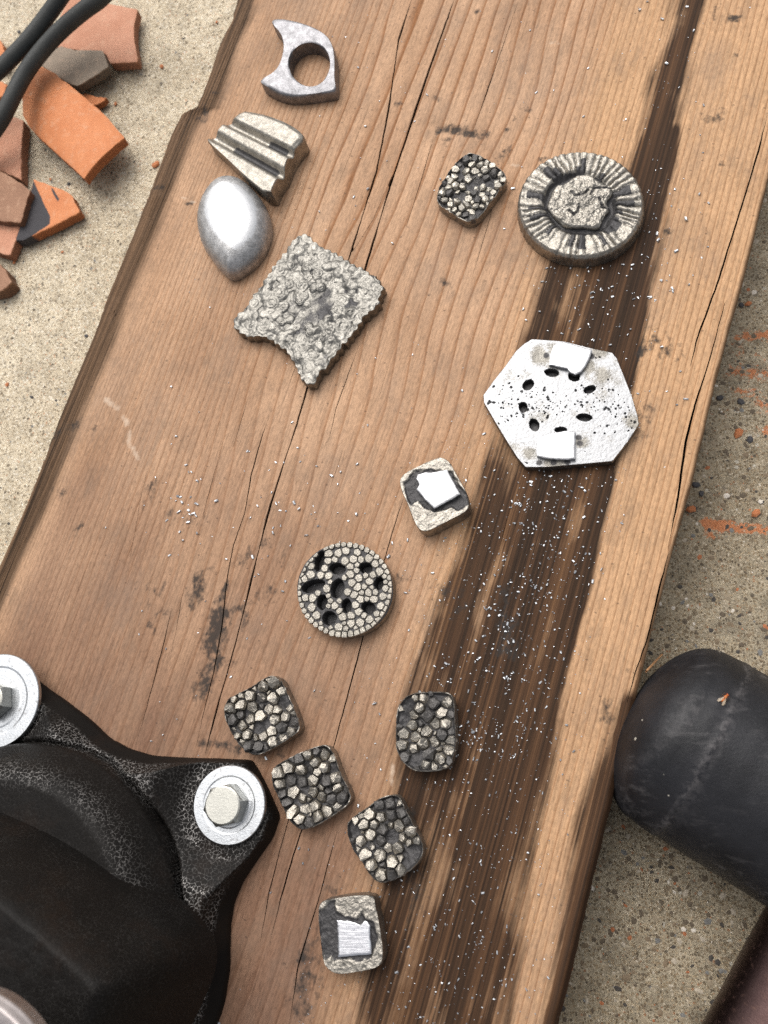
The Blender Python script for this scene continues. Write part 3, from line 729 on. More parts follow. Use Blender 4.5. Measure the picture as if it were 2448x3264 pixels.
# --- crescent with a round hole
def crescent():
    s, ox, oy, t = .4919, 600, 0, 6.5
    zt = BOARD + t
    out = PP([(540, 150), (546, 124), (590, 120), (640, 124), (740, 147), (840, 187), (905, 235), (935, 290), (948, 360), (950, 430), (948, 500), (956, 568), (900, 580), (840, 588), (760, 600), (700, 606), (650, 606), (590, 596), (520, 565), (463, 528),
              (475, 512), (550, 470), (590, 420), (612, 350), (618, 295), (608, 235), (575, 185)], zt, s, ox, oy)
    hole = PP([(785 + 134 * math.cos(a), 412 + 139 * math.sin(a)) for a in np.linspace(0, 2 * math.pi, 64, endpoint=False)], zt, s, ox, oy)
    hc = hole.mean(0)
    th, org = cast_thing('crescent_casting', 'smooth silver crescent-shaped casting with a large round hole through it', out)
    n, r = 220, 14
    O = resample(chaikin(out, 2), 2000)
    # spokes from the hole outwards; crescent horns lie on one spoke fan, so match by angle, farthest hit
    ang = np.arctan2(O[:, 1] - hc[1], O[:, 0] - hc[0])
    # match hole points to outline points by arc length starting from the same direction
    Oi = resample(chaikin(out, 2), n); Hi = resample(hole, n)
    a0 = np.argmin(np.abs(np.arctan2(Oi[:, 1] - hc[1], Oi[:, 0] - hc[0]) - 0.0)); Oi = np.roll(Oi, -a0, 0)
    # orientation
    def area(p): return 0.5 * np.sum(p[:, 0] * np.roll(p[:, 1], -1) - p[:, 1] * np.roll(p[:, 0], -1))
    if area(Oi) < 0: Oi = np.roll(Oi[::-1], 1, 0)
    # for every outline point take the hole point facing it
    aO = np.unwrap(np.arctan2(Oi[:, 1] - hc[1], Oi[:, 0] - hc[0]))
    aO = np.maximum.accumulate(aO + np.linspace(0, 1e-4, n))
    aO = aO[0] + (aO - aO[0]) * (2 * math.pi / (aO[-1] - aO[0] + (2 * math.pi) / n)) if aO[-1] - aO[0] > 2 * math.pi else aO
    R = np.linalg.norm(hole - hc, axis=1); ha = np.arctan2(hole[:, 1] - hc[1], hole[:, 0] - hc[0]); od = np.argsort(ha)
    rr = np.interp((aO + math.pi) % (2 * math.pi) - math.pi, ha[od], R[od], period=2 * math.pi)
    I = hc + np.c_[np.cos(aO), np.sin(aO)] * rr[:, None]
    rings = []; low = PP([(560, 560)], zt, s, ox, oy)[0]
    def zf(p, q):
        # the lower limb falls away toward the front, the rest is a flat filed face
        d = (p[:, 1] - PP([(700, 520)], zt, s, ox, oy)[0][1])
        slope = -0.16 * np.maximum(0, -d - 0.2) ** 1.2
        return t + slope + 0.06 * fbm(p[:, 0] / 3, p[:, 1] / 3, 4)
    def ring(p, z): rings.append(np.c_[p, z])
    ring(I, np.zeros(n)); ring(I * 0.98 + Oi * 0.02, np.full(n, t * 0.5)); ring(I, zf(I, 0) - 0.35)
    for k in range(1, r): 
        q = k / r; p = I * (1 - q) + Oi * q; ring(p, zf(p, q))
    ring(Oi, zf(Oi, 1) - 0.45)
    dirn = (Oi - I) / (np.linalg.norm(Oi - I, axis=1)[:, None] + 1e-6)
    ring(Oi + dirn * 0.25, np.full(n, t * 0.45)); ring(Oi + dirn * 0.1, np.zeros(n))
    V = np.vstack(rings); m = len(rings); k = np.arange(n)
    F = np.vstack([np.c_[i * n + k, (i + 1) * n + k, (i + 1) * n + (k + 1) % n, i * n + (k + 1) % n] for i in range(m)][:m - 1])
    V[:, 2] += BOARD + .15
    L = np.repeat(np.arange(m), n)
    p2 = V[:, :2]
    pol = 0.20 + 0.25 * fbm(p2[:, 0] / 8, p2[:, 1] / 8, 6)
    make('body', V - org, F, PEW_C, th, True, {'pat': np.where((L < 2), 0.42, 0.0), 'pol': np.where((L > 2) & (L < m - 3), pol, 0.0)})
crescent()

# --- wedge with two grooves
def wedge():
    s, ox, oy, t = .4919, 600, 0, 9.0
    zt = BOARD + t
    out = PP([(300, 690), (350, 672), (500, 712), (640, 776), (735, 850), (745, 890), (695, 940), (650, 1010), (612, 1120), (572, 1160), (527, 1272), (360, 1130), (230, 1000), (103, 880), (98, 850), (130, 832), (175, 800), (215, 748), (255, 735)], zt, s, ox, oy)
    th, org = cast_thing('grooved_casting', 'wedge-shaped silver casting with two parallel grooves, above the smooth dome', out)
    a0, a1 = PP([(150, 790), (610, 1060)], zt, s, ox, oy); e = (a1 - a0) / np.linalg.norm(a1 - a0); nn = np.array([-e[1], e[0]])
    g1 = PP([(240, 752), (655, 985)], zt, s, ox, oy); g2 = PP([(140, 838), (595, 1120)], zt, s, ox, oy)
    def gd(x, y, g):
        d = g[1] - g[0]; L = np.linalg.norm(d); d = d / L
        al = (x - g[0][0]) * d[0] + (y - g[0][1]) * d[1]; ac = (x - g[0][0]) * -d[1] + (y - g[0][1]) * d[0]
        return al / L, ac
    Lw = np.linalg.norm(a1 - a0)
    def top(x, y):
        al = ((x - a0[0]) * e[0] + (y - a0[1]) * e[1]) / Lw
        z = t * (0.62 + 0.38 * np.clip(al, -0.1, 1.1))
        for g, w, dd in ((g1, 1.7, 2.6), (g2, 1.9, 3.0)):
            l, c = gd(x, y, g); z = z - dd * np.exp(-(np.abs(c) / w) ** 2.6) * sst(-0.25, 0.05, l)
        z = z + 0.5 * np.exp(-((gd(x, y, g1)[1] - 2.6) / 1.2) ** 2) * 0.4
        dm = sdist(x, y, np.asarray(out)); z = z - 1.1 * (1 - sst(0, 2.0, dm)) * sst(-2, 4, gd(x, y, g1)[1])
        return z + 0.10 * fbm(x / 1.2, y / 1.2, 9) + BOARD + .15
    R = relief(out, centre(out), 60, 260, top, walls(.5, 33, 4), 6, BOARD + .15, 1, 1.0, .35)
    v = R[0]; pat = np.zeros(len(v))
    for g, lo, hi in ((g1, .60, .97), (g2, .25, .97)):
        l, c = gd(v[:, 0], v[:, 1], g)
        pat = np.maximum(pat, (1 - sst(.9, 1.7, np.abs(c))) * sst(lo, lo + .08, l) * (1 - sst(hi - .05, hi, l)) * .95)
    pat *= (R[4] < .5)
    pat = np.maximum(pat, .30 * (R[4] > .5))
    relief_obj('body', PEW, th, org, R, {'pat': pat, 'pol': np.zeros(len(v)) + .08})
wedge()

# --- dome
def dome():
    s, ox, oy, t = .4919, 600, 0, 12.0
    zb = BOARD + 2.5
    out = PP([(300, 1163), (240, 1170), (180, 1200), (110, 1285), (72, 1390), (68, 1480), (100, 1610), (190, 1735), (258, 1800), (292, 1812), (345, 1790), (440, 1722), (512, 1620), (545, 1500), (535, 1420), (500, 1330), (430, 1240), (360, 1180)], zb, s, ox, oy)
    pol_p = PP([(230, 1195), (330, 1200), (400, 1260), (440, 1350), (445, 1450), (420, 1530), (360, 1600), (310, 1632), (240, 1590), (190, 1540), (150, 1480), (115, 1400), (110, 1320), (150, 1240)], BOARD + 9, s, ox, oy)
    th, org = cast_thing('dome_casting', 'smooth domed silver casting with a brightly polished top', out)
    c = centre(out); B = chaikin(out, 1)
    def top(x, y):
        d = np.maximum(sdist(x, y, B), 0); dm = d.max()
        q = 1 - np.clip(d / dm, 0, 1)
        return BOARD + 2.6 + (t - 2.6) * np.sqrt(np.clip(1 - q ** 2.3, 0, 1)) + .05 * fbm(x / 2, y / 2, 5)
    R = relief(out, c, 54, 200, top, lambda B, t_: -0.35 * t_ ** 2 * np.ones(len(B)), 5, BOARD + .15, 2, 0.8, .0)
    v = R[0]; p = sdist(v[:, 0], v[:, 1], pol_p)
    relief_obj('body', PEW_S, th, org, R, {'pat': .12 + .16 * (p < -1.5) * (fbm(v[:, 0] / 3, v[:, 1] / 3, 7) > .1), 'pol': .5 + np.clip(p / 3.4, -.5, .5)})
dome()

# --- square with scaly relief
def scaly():
    s, ox, oy, t = .4219, 600, 700, 5.0
    zt = BOARD + t
    out = PP([(850, 108), (910, 115), (945, 160), (1050, 225), (1080, 230), (1220, 320), (1300, 360), (1430, 440), (1475, 520), (1450, 580), (1440, 640), (1340, 720), (1280, 800), (1210, 900), (1150, 960), (1100, 1040), (1060, 1070), (1050, 1110), (990, 1150), (955, 1235), (900, 1248), (850, 1200),
              (790, 1060), (740, 990), (690, 950), (620, 900), (540, 880), (450, 890), (360, 830), (335, 790), (365, 720), (450, 640), (490, 570), (560, 480), (650, 350), (690, 300), (750, 220), (790, 170)], zt, s, ox, oy)
    th, org = cast_thing('scaly_casting', 'square silver casting with ringed scaly relief, jagged edges and one bitten corner', out)
    B = resample(chaikin(out, 1), 420)
    c = PP([(930, 640)], zt, s, ox, oy)[0]
    nrm = (B - c) / np.linalg.norm(B - c, axis=1)[:, None]
    lo = np.linspace(0, 62, 420, endpoint=False)
    B = B + nrm * (0.38 * np.sin(lo * 2 * math.pi * .9) + 0.45 * fbm(lo * 1.7, lo * 0, 3))[:, None]
    r2 = np.random.default_rng(11)
    bumps = [(x, y, r, r2.random()) for x, y, r in pack(resample(B, 80), 1.5, 3.3, 110, 11, -.3, None, .74)]
    def field(x, y):
        z = np.zeros_like(x); cup = np.zeros_like(x); best = np.full_like(x, 9.0)
        wx = x + .35 * fbm(x / 1.3, y / 1.3, 2); wy = y + .35 * fbm(x / 1.3, y / 1.3, 8)
        for bx, by, r, k in bumps:
            d = np.hypot(wx - bx, wy - by) / r
            h = .45 * np.clip(1.1 - d ** 3, 0, 2) + .40 * k + (-.20 * np.exp(-((d - .36) / .09) ** 2) - .16 * np.exp(-((d - .70) / .08) ** 2) if (k * 7) % 1 > .35 else 0)
            z = np.maximum(z, np.where(d < 1.07, h, 0)); best = np.minimum(best, d)
        return z, best
    def top(x, y):
        z, b = field(x, y)
        hol = -1.5 * np.exp(-((x - c[0] + 1) ** 2 + (y - c[1]) ** 2) / 36)
        return zt - .8 + z * .85 + .14 * fbm(x / 1.3, y / 1.3, 4) + 1.2 * fbm(x / 6.5, y / 6.5, 14) + hol * .35 + .15
    R = relief(B, c, 110, 420, top, walls(.55, 3, .9), 6, BOARD + .15, 0, 1.0, .25)
    v = R[0]; z, b = field(v[:, 0], v[:, 1])
    dk = PP([(1230, 560), (1340, 520), (1150, 660), (980, 230), (600, 860), (1060, 700), (1290, 600)], zt, s, ox, oy)
    near = np.min([np.hypot(v[:, 0] - a, v[:, 1] - b_) for a, b_ in dk], 0)
    pat = (sst(.86, 1.10, b)) * (.36 + .45 * (1 - sst(1, 5, near)) + .5 * fbm(v[:, 0] / 5, v[:, 1] / 5, 5))
    pat = np.where(R[4] > .5, .25, pat)
    relief_obj('body', PEW_G, th, org, R, {'pat': pat, 'pol': np.zeros(len(v)) + .05})
scaly()

# --- grains: each its own faceted lump, trimmed against its neighbours
def clip(poly, p, n):
    out = []; k = len(poly)
    d = [(q - p) @ n for q in poly]
    for i in range(k):
        j = (i + 1) % k
        if d[i] <= 0: out.append(poly[i])
        if (d[i] < 0 < d[j]) or (d[j] < 0 < d[i]): out.append(poly[i] + (poly[j] - poly[i]) * (d[i] / (d[i] - d[j])))
    return out
def grain_outline(i, pts, r2, grow, gap, k=9):
    x, y, r = pts[i]; c0 = np.array([x, y]); a0 = r2.random() * 6.28
    poly = [c0 + r * grow * (.88 + .24 * r2.random()) * np.array([math.cos(a0 + 2 * math.pi * j / k), math.sin(a0 + 2 * math.pi * j / k)]) for j in range(k)]
    for j, (u, v, q) in enumerate(pts):
        if j == i: continue
        d = np.array([u - x, v - y]); L = np.linalg.norm(d)
        if L > (r + q) * grow: continue
        t = (L * L + r * r - q * q) / (2 * L); n = d / L
        poly = clip(poly, c0 + n * (t - gap), n)
        if len(poly) < 3: return None
    # merge corners that nearly coincide
    P_ = [poly[0]]
    for q in poly[1:]:
        if np.linalg.norm(q - P_[-1]) > .16 * r: P_.append(q)
    return np.array(P_) if len(P_) >= 4 else None
def grain(name, mat, th, org, out, c, z, h, r2, flat):
    k = len(out); c = out.mean(0) * .6 + np.array(c) * .4; tx, ty = (r2.random(2) - .5) * (.95 if not flat else .10)
    V = []
    lv = ((-.5, 1.0), (.40, .98), (.80, .66 + .2 * r2.random())) if not flat else ((-.6, 1.0), (.52, .99), (.80, .84))
    for q, sc in lv:
        for p in out:
            d = (p - c) * sc * (1 + ((.14 if flat else .45) * (r2.random() - .5) if q > .5 else 0))
            V.append((d[0], d[1], h * q + (tx * d[0] + ty * d[1] if q > .3 else 0) + (.26 * h * (r2.random() - .5) if q > .3 and not flat else 0)))
    V.append(((r2.random() - .5) * .5, (r2.random() - .5) * .5, h * (.80 + .18 * r2.random() if not flat else .86)))
    F = [(rr * k + i, rr * k + (i + 1) % k, (rr + 1) * k + (i + 1) % k, (rr + 1) * k + i) for rr in range(2) for i in range(k)] + [(2 * k + i, 2 * k + (i + 1) % k, 3 * k) for i in range(k)]
    make(name, V, F, mat, th, False, None, (c[0] - org[0], c[1] - org[1], z - org[2]))

def granular_tile(label, pts, s, ox, oy, t, seed, meshes, rr=(1.1, 2.1), hollow=1.0, nm='granular_casting'):
    zt = BOARD + t
    out = PP(pts, zt, s, ox, oy)
    th, org = cast_thing(nm, label, out)
    c = centre(out); B = chaikin(out, 2)
    def base(x, y):
        d = np.maximum(sdist(x, y, B), 0)
        return zt - 1.7 - hollow * sst(1, 6, d) + .5 * fbm(x / 1.6, y / 1.6, seed) + 1.7 * (1 - sst(.2, .9, d)) * (0.7 + .5 * fbm(x / 2.2, y / 2.2, seed + 2))
    R = relief(out, c, 40, 200, base, walls(.3, seed, 2.5), 6, BOARD + .15, 2, .85, .2)
    v = R[0]
    pat = np.where(R[4] > .5, .36 + .25 * fbm(v[:, 0] / 2, v[:, 2] / 1.2, seed), .95 - .75 * sst(.955, 1.0, R[3]))
    relief_obj('base', PEW, th, org, R, {'pat': pat, 'pol': np.zeros(len(v))})
    r3 = np.random.default_rng(seed + 5)
    B = resample(B, 60)
    g = pack(B, rr[0] * .8, rr[1], 120, seed, .92, overlap=.82)
    for i, (x, y, r) in enumerate(g):
        o = grain_outline(i, g, r3, 1.0 + .18 * r3.random(), .02 + .22 * r3.random(), int(r3.integers(5, 9)))
        if o is None or r3.random() < .10: continue
        z = base(np.array([x]), np.array([y]))[0] - .1 * r + 1.2 * (r3.random() - .45)
        grain('granule', meshes, th, org, o, (x, y), z, r * (.85 + .6 * r3.random()), r3, False)

granular_tile('small pale granular silver tile lying beside the ribbed round disc',
              [(330, 92), (400, 115), (480, 165), (560, 220), (592, 290), (535, 360), (455, 470), (385, 555), (310, 590), (230, 545), (110, 470), (85, 415), (120, 310), (180, 225), (240, 140)], .4521, 1350, 440, 5.0, 3, GRAN, (1.0, 1.75), .3)
granular_tile('dark granular silver tile just above the vise bolt lug, leftmost of the dark tiles',
              [(57, 350), (78, 270), (112, 240), (230, 190), (330, 118), (380, 104), (428, 125), (450, 165), (500, 275), (550, 400), (555, 450), (530, 485), (400, 568), (285, 624), (230, 614), (160, 555), (90, 440)], .4943, 680, 2100, 6.0, 13, GRAN_D)
granular_tile('dark granular silver tile close to the right of the vise bolt and washer',
              [(366, 800), (382, 705), (425, 668), (560, 602), (695, 552), (740, 560), (778, 612), (825, 760), (875, 850), (885, 900), (860, 950), (700, 1058), (590, 1108), (530, 1094), (480, 1035), (428, 920)], .4943, 680, 2100, 6.0, 23, GRAN_D)
granular_tile('dark granular silver tile with a ragged side, directly above the scored square pad block',
              [(847, 1080), (885, 1030), (1000, 952), (1060, 902), (1150, 872), (1200, 885), (1242, 980), (1330, 1150), (1358, 1220), (1330, 1315), (1230, 1398), (1100, 1452), (1042, 1438), (985, 1370), (955, 1310), (895, 1240)], .4943, 680, 2100, 6.0, 33, GRAN_D)
granular_tile('dark granular silver tile on the edge of the dark wood stain, rightmost of its kind',
              [(1170, 520), (1176, 335), (1220, 252), (1285, 217), (1400, 210), (1520, 212), (1552, 262), (1560, 420), (1565, 560), (1535, 675), (1495, 716), (1345, 732), (1255, 708), (1185, 620)], .4943, 680, 2100, 6.5, 43, GRAN_D, (1.15, 2.1))

# --- ribbed round disc
def ribbed():
    s, ox, oy, t = .4521, 1350, 440, 5.5
    zt = BOARD + t
    ring_ = PP([(1110 + 445 * math.cos(a), 465 + 378 * math.sin(a)) for a in np.linspace(0, 2 * math.pi, 90, endpoint=False)], zt, s, ox, oy)
    isl = PP([(1060, 275), (1160, 255), (1220, 300), (1290, 335), (1335, 352), (1330, 400), (1295, 430), (1290, 475), (1322, 510), (1268, 548), (1250, 620), (1210, 642), (1130, 625), (1050, 635), (990, 618), (955, 590), (910, 545), (870, 490), (885, 430), (920, 345), (1000, 320)], zt, s, ox, oy)
    th, org = cast_thing('ribbed_disc_casting', 'round silver disc with radial ribs and a rough raised centre', ring_)
    c = centre(ring_); B = chaikin(ring_, 1)
    nr = 46
    def ang(x, y): return np.arctan2(y - c[1], x - c[0])
    def rel(x, y):
        d = np.maximum(sdist(x, y, B), 0); return d
    RAD = rel(np.array([c[0]]), np.array([c[1]]))[0]
    def rib(x, y):
        a = ang(x, y); ph = a * nr / (2 * math.pi) + 0.9 * noise(a * 3.0, a * 0 + .5, 5) + .25 * noise(x / 3, y / 3, 6)
        amp = .45 + .75 * (0.5 + .5 * noise(a * 4.2, a * 0 + 9, 7))
        return (np.abs(np.sin(ph * math.pi)) ** .5 - .5) * amp, ph
    Bi = chaikin(isl, 1)
    def top(x, y):
        d = rel(x, y); di = sdist(x, y, Bi)
        rb, _ = rib(x, y)
        rim = sst(RAD * .52, RAD * .40, d)
        z = zt - 1.3 + rim * (1.1 + 1.0 * rb) - 0.9 * (1 - sst(0, 1.0, d)) + .25 * fbm(x / 1.1, y / 1.1, 3)
        z -= .7 * np.exp(-(di + 1.2) ** 2 / 1.6)
        return z + .15
    R = relief(ring_, c, 90, 460, top, lambda B_, t_: .42 * rib(B_[:, 0], B_[:, 1])[0] + .2 * fbm(B_[:, 0], B_[:, 1] + t_, 8) + .45 * t_, 6, BOARD + .15, 1, .8, .25)
    v = R[0]; x, y = v[:, 0], v[:, 1]; d = rel(x, y); a = ang(x, y); rb, ph = rib(x, y)
    plate = noise(np.floor(ph) * 1.7, np.floor(ph) * 0 + .3, 12)
    reach = RAD * (.44 - .30 * sst(.0, .35, plate)) + 0.6 * fbm(x / 2, y / 2, 2)
    pat = sst(-.4, .4, d - reach) * .85 + .30 * (rb < -.18)
    pat = np.where(R[4] > .5, .25, pat)
    relief_obj('disc', PEW, th, org, R, {'pat': pat, 'pol': np.zeros(len(v)) + .1})
    # rough raised centre
    isl2 = Bi; ci = centre(isl2)
    jag = resample(isl2, 200); jag = jag + .3 * np.c_[fbm(np.arange(200) / 4., np.zeros(200), 1), fbm(np.arange(200) / 4., np.zeros(200) + 5, 2)]
    cur = [PP([(1045, 380), (1070, 410), (1120, 405), (1160, 365)], zt, s, ox, oy), PP([(1180, 400), (1200, 360), (1260, 355), (1330, 355)], zt, s, ox, oy), PP([(1030, 510), (1060, 540), (1090, 520), (1095, 470)], zt, s, ox, oy), PP([(1240, 430), (1265, 490), (1330, 510)], zt, s, ox, oy)]
    def ct(x, y):
        d = np.maximum(sdist(x, y, jag), 0)
        z = zt + .35 - .5 * (1 - sst(0, .8, d)) + .9 * fbm(x / 2.4, y / 2.4, 3) + .55 * np.abs(fbm(x / .8, y / .8, 4))
        for q in cur: z = z - .6 * np.exp(-(edge_dist(x, y, q, False) / .42) ** 2)
        return z + .15
    R = relief(jag, ci, 46, 200, ct, None, 2, zt - 2.2, 0, .9, .2)
    v = R[0]; dq = np.min([edge_dist(v[:, 0], v[:, 1], q, False) for q in cur], 0)
    relief_obj('raised_centre', PEW, th, org, R, {'pat': np.where(R[4] > .5, .6, .62 * (1 - sst(.25, .65, dq)) + .25 * (fbm(v[:, 0] / 1.8, v[:, 1] / 1.8, 31) < -.22)), 'pol': np.zeros(len(v)) + .14})
ribbed()

def pad(name, pts, zt, s, ox, oy, th, org, z0, mat=PAD, tilt=(0, 0), seed=1):
    o = PP(pts, zt, s, ox, oy); c = centre(o)
    o = resample(np.asarray(o), 140); o = o + .16 * np.c_[fbm(np.arange(140) / 3., np.zeros(140), seed), fbm(np.arange(140) / 3., np.zeros(140) + 4, seed + 1)]
    def top(x, y): return zt + tilt[0] * (x - c[0]) + tilt[1] * (y - c[1]) + .03 * fbm(x, y, seed)
    R = relief(o, c, 16, 140, top, None, 3, z0, 0, 1.0, .18)
    relief_obj(name, mat, th, org, R)

# --- hexagon plate
def hexagon():
    s, ox, oy, t = .3737, 1480, 1040, 3.2
    zt = BOARD + t
    out = PP([(575, 110), (510, 150), (440, 212), (350, 340), (250, 465), (162, 588), (166, 650), (270, 830), (380, 1010), (450, 1120), (522, 1203), (700, 1203), (900, 1185), (1100, 1168), (1265, 1152), (1400, 980), (1490, 840), (1480, 770), (1430, 600), (1360, 420), (1300, 272), (1262, 226), (1090, 190), (860, 132), (780, 124)], zt, s, ox, oy)
    th, org = cast_thing('hexagon_casting', 'white sanded hexagonal plate with oval holes and two raised pads', out)
    c = centre(out)
    holes = [((545, 500), 55, 40, -40), ((745, 397), 60, 36, 5), ((935, 430), 52, 40, 20), ((1068, 540), 54, 32, -20), ((503, 692), 36, 46, 0), ((1022, 778), 68, 32, 4), ((596, 842), 42, 56, -20), ((822, 884), 52, 26, 0)]
    H = []
    for (hx, hy), a, b, rot in holes:
        cc, ca, cb = PP([(hx, hy), (hx + a * math.cos(math.radians(rot)), hy + a * math.sin(math.radians(rot))), (hx - b * math.sin(math.radians(rot)), hy + b * math.cos(math.radians(rot)))], zt, s, ox, oy)
        H.append((cc, ca - cc, cb - cc))
    def hole(x, y):
        q = np.full(np.shape(x), 9.0)
        for cc, A, Bv in H:
            M = np.linalg.inv(np.c_[A, Bv]); dx, dy = x - cc[0], y - cc[1]
            q = np.minimum(q, np.hypot(M[0, 0] * dx + M[0, 1] * dy, M[1, 0] * dx + M[1, 1] * dy))
        return q + .12 * fbm(x / .9, y / .9, 3)
    r2 = np.random.default_rng(5)
    band = PP([(230, 690), (520, 650), (800, 700), (1200, 650), (1430, 800)], zt, s, ox, oy)
    mn, mx = np.min(out, 0), np.max(out, 0); C = mn + (mx - mn) * r2.random((4000, 2))
    db = edge_dist(C[:, 0], C[:, 1], band, False); okp = (r2.random(4000) < np.exp(-(db / 5.2) ** 2) + .05) & (sdist(C[:, 0], C[:, 1], np.asarray(out)) > .6)
    pits = [(a_, b_, .12 + .34 * r2.random() ** 2.4) for a_, b_ in C[okp][:210]]
    def pit(x, y):
        q = np.full(np.shape(x), 9.0)
        for px, py, r in pits: q = np.minimum(q, np.hypot(x - px, y - py) / r)
        return q + .9 * fbm(x / .30, y / .30, 6)
    def top(x, y):
        h = hole(x, y)
        return zt - (t - .35) * (1 - sst(.86, 1.02, h)) - .45 * (1 - sst(.6, 1.05, pit(x, y))) + .05 * fbm(x / .8, y / .8, 2) + .15
    R = relief(out, c, 150, 520, top, walls(.25, 5, 1.2), 5, BOARD + .15, 0, .9, .18)
    v = R[0]; h = hole(v[:, 0], v[:, 1]); p = pit(v[:, 0], v[:, 1])
    pat = np.maximum(1.1 * (1 - sst(.9, 1.06, h)), .85 * (1 - sst(.75, 1.1, p)))  # hole floors painted black for the dark of open holes
    x, y = v[:, 0], v[:, 1]
    corners = PP([(760, 180), (640, 250), (1150, 220), (1180, 420), (1040, 350), (990, 1000), (760, 1160), (1430, 820), (560, 1080)], zt, s, ox, oy)
    rough = np.max([np.exp(-((x - a) ** 2 + (y - b) ** 2) / 7.0) for a, b in corners], 0)
    pad_dark = np.max([np.exp(-((x - a) ** 2 + (y - b) ** 2) / 1.8) for a, b in PP([(985, 1000), (640, 1165), (760, 1165), (880, 1160), (975, 950), (700, 250), (1085, 260)], zt, s, ox, oy)], 0)
    pat = np.maximum(pat, .85 * pad_dark)  # darker spots beside the raised pads
    pat = np.where(R[4] > .5, .22, pat)
    pol = np.where(R[4] > .5, .1, .66 - .40 * rough + .30 * fbm(x / 5, y / 5, 9))
    relief_obj('plate', PEW_W, th, org, R, {'pat': pat, 'pol': pol})
    pad('raised_pad', [(740, 215), (765, 160), (820, 132), (870, 135), (960, 165), (1090, 200), (1078, 250), (1040, 330), (1000, 388), (945, 412), (905, 398), (880, 362), (800, 345), (722, 328)], zt + 1.7, s, ox, oy, th, org, zt - .3, seed=3)
    pad('raised_pad', [(615, 980), (660, 935), (720, 915), (780, 903), (870, 890), (948, 897), (946, 1130), (850, 1138), (720, 1128), (616, 1105)], zt + 1.9, s, ox, oy, th, org, zt - .3, seed=5)
hexagon()

# --- blocks with a square pad
def pad_block(nm, label, pts, padp, dark, s, ox, oy, t, seed, padh, tilt=(0, 0), mat=PAD):
    zt = BOARD + t
    out = PP(pts, zt, s, ox, oy); th, org = cast_thing(nm, label, out); c = centre(out)
    dk = PP(dark, zt, s, ox, oy)
    def top(x, y):
        d = sdist(x, y, dk)
        return zt - .55 * sst(-.3, .6, d + .5 * fbm(x / 1.5, y / 1.5, seed)) + .22 * fbm(x / 1.2, y / 1.2, seed + 1) + .10 * fbm(x / .4, y / .4, seed + 2) + .15
    R = relief(out, c, 60, 240, top, walls(.28, seed, 1.6), 6, BOARD + .15, 2, .9, .3)
    v = R[0]; d = sdist(v[:, 0], v[:, 1], dk)
    pat = .5 + np.clip((d + .9 * fbm(v[:, 0] / 1.6, v[:, 1] / 1.6, seed)) / 1.2, -.5, .5)
    pat = np.where(R[4] > .5, .30 + .3 * fbm(v[:, 0] / 2, v[:, 2] / 1.5, seed + 4), pat)
    relief_obj('block', PEW, th, org, R, {'pat': pat, 'pol': np.zeros(len(v)) + .18})
    pad('raised_pad', padp, zt + padh, s, ox, oy, th, org, zt - 1.0, mat, tilt, seed + 9)
pad_block('pad_block_casting', 'rounded silver block with a bright white square pad, just below the hexagonal plate',
          [(932, 290), (1000, 240), (1100, 190), (1200, 147), (1250, 133), (1308, 165), (1350, 240), (1400, 330), (1440, 400), (1462, 500), (1440, 548), (1300, 620), (1165, 690), (1112, 702), (1065, 668), (1030, 590), (1000, 500), (940, 375)],
          [(1070, 265), (1120, 250), (1170, 252), (1290, 228), (1312, 270), (1390, 415), (1300, 468), (1195, 523), (1125, 455), (1060, 378), (1080, 340), (1057, 300)],
          [(955, 330), (1000, 295), (1050, 228), (1110, 235), (1170, 225), (1330, 245), (1380, 340), (1450, 420), (1455, 490), (1380, 545), (1330, 520), (1200, 552), (1120, 520), (1070, 470), (1020, 500), (985, 440)], .4219, 880, 1400, 7.0, 3, 1.5)
SCORED = mat_steel('scored_pad_metal', (0.55, 0.55, 0.58), (0.75, 0.75, 0.77), 0.34, (0.4, 0.5, 0.54), 0.3, (200, 3200, 60))
pad_block('pad_block_casting', 'rounded silver block with a scored square pad and blackened side, lowest on the board',
          [(265, 620), (285, 550), (335, 495), (500, 460), (800, 422), (975, 430), (1018, 480), (1025, 570), (1070, 740), (1108, 1000), (1130, 1200), (1105, 1355), (960, 1418), (760, 1448), (565, 1482), (450, 1450), (375, 1390), (328, 1300), (292, 1000), (267, 760)],
          [(510, 765), (600, 768), (700, 772), (770, 800), (830, 822), (880, 772), (920, 780), (948, 835), (955, 1000), (968, 1210), (830, 1222), (700, 1236), (527, 1246), (520, 1000)],
          [(262, 640), (350, 600), (400, 490), (490, 500), (505, 640), (640, 720), (780, 740), (850, 640), (890, 740), (990, 780), (1020, 900), (1070, 960), (1030, 1100), (960, 1250), (860, 1320), (700, 1280), (560, 1270), (460, 1330), (430, 1250), (350, 1310), (290, 1000)], .2411, 950, 2750, 6.0, 17, .9, (0, 0), SCORED)

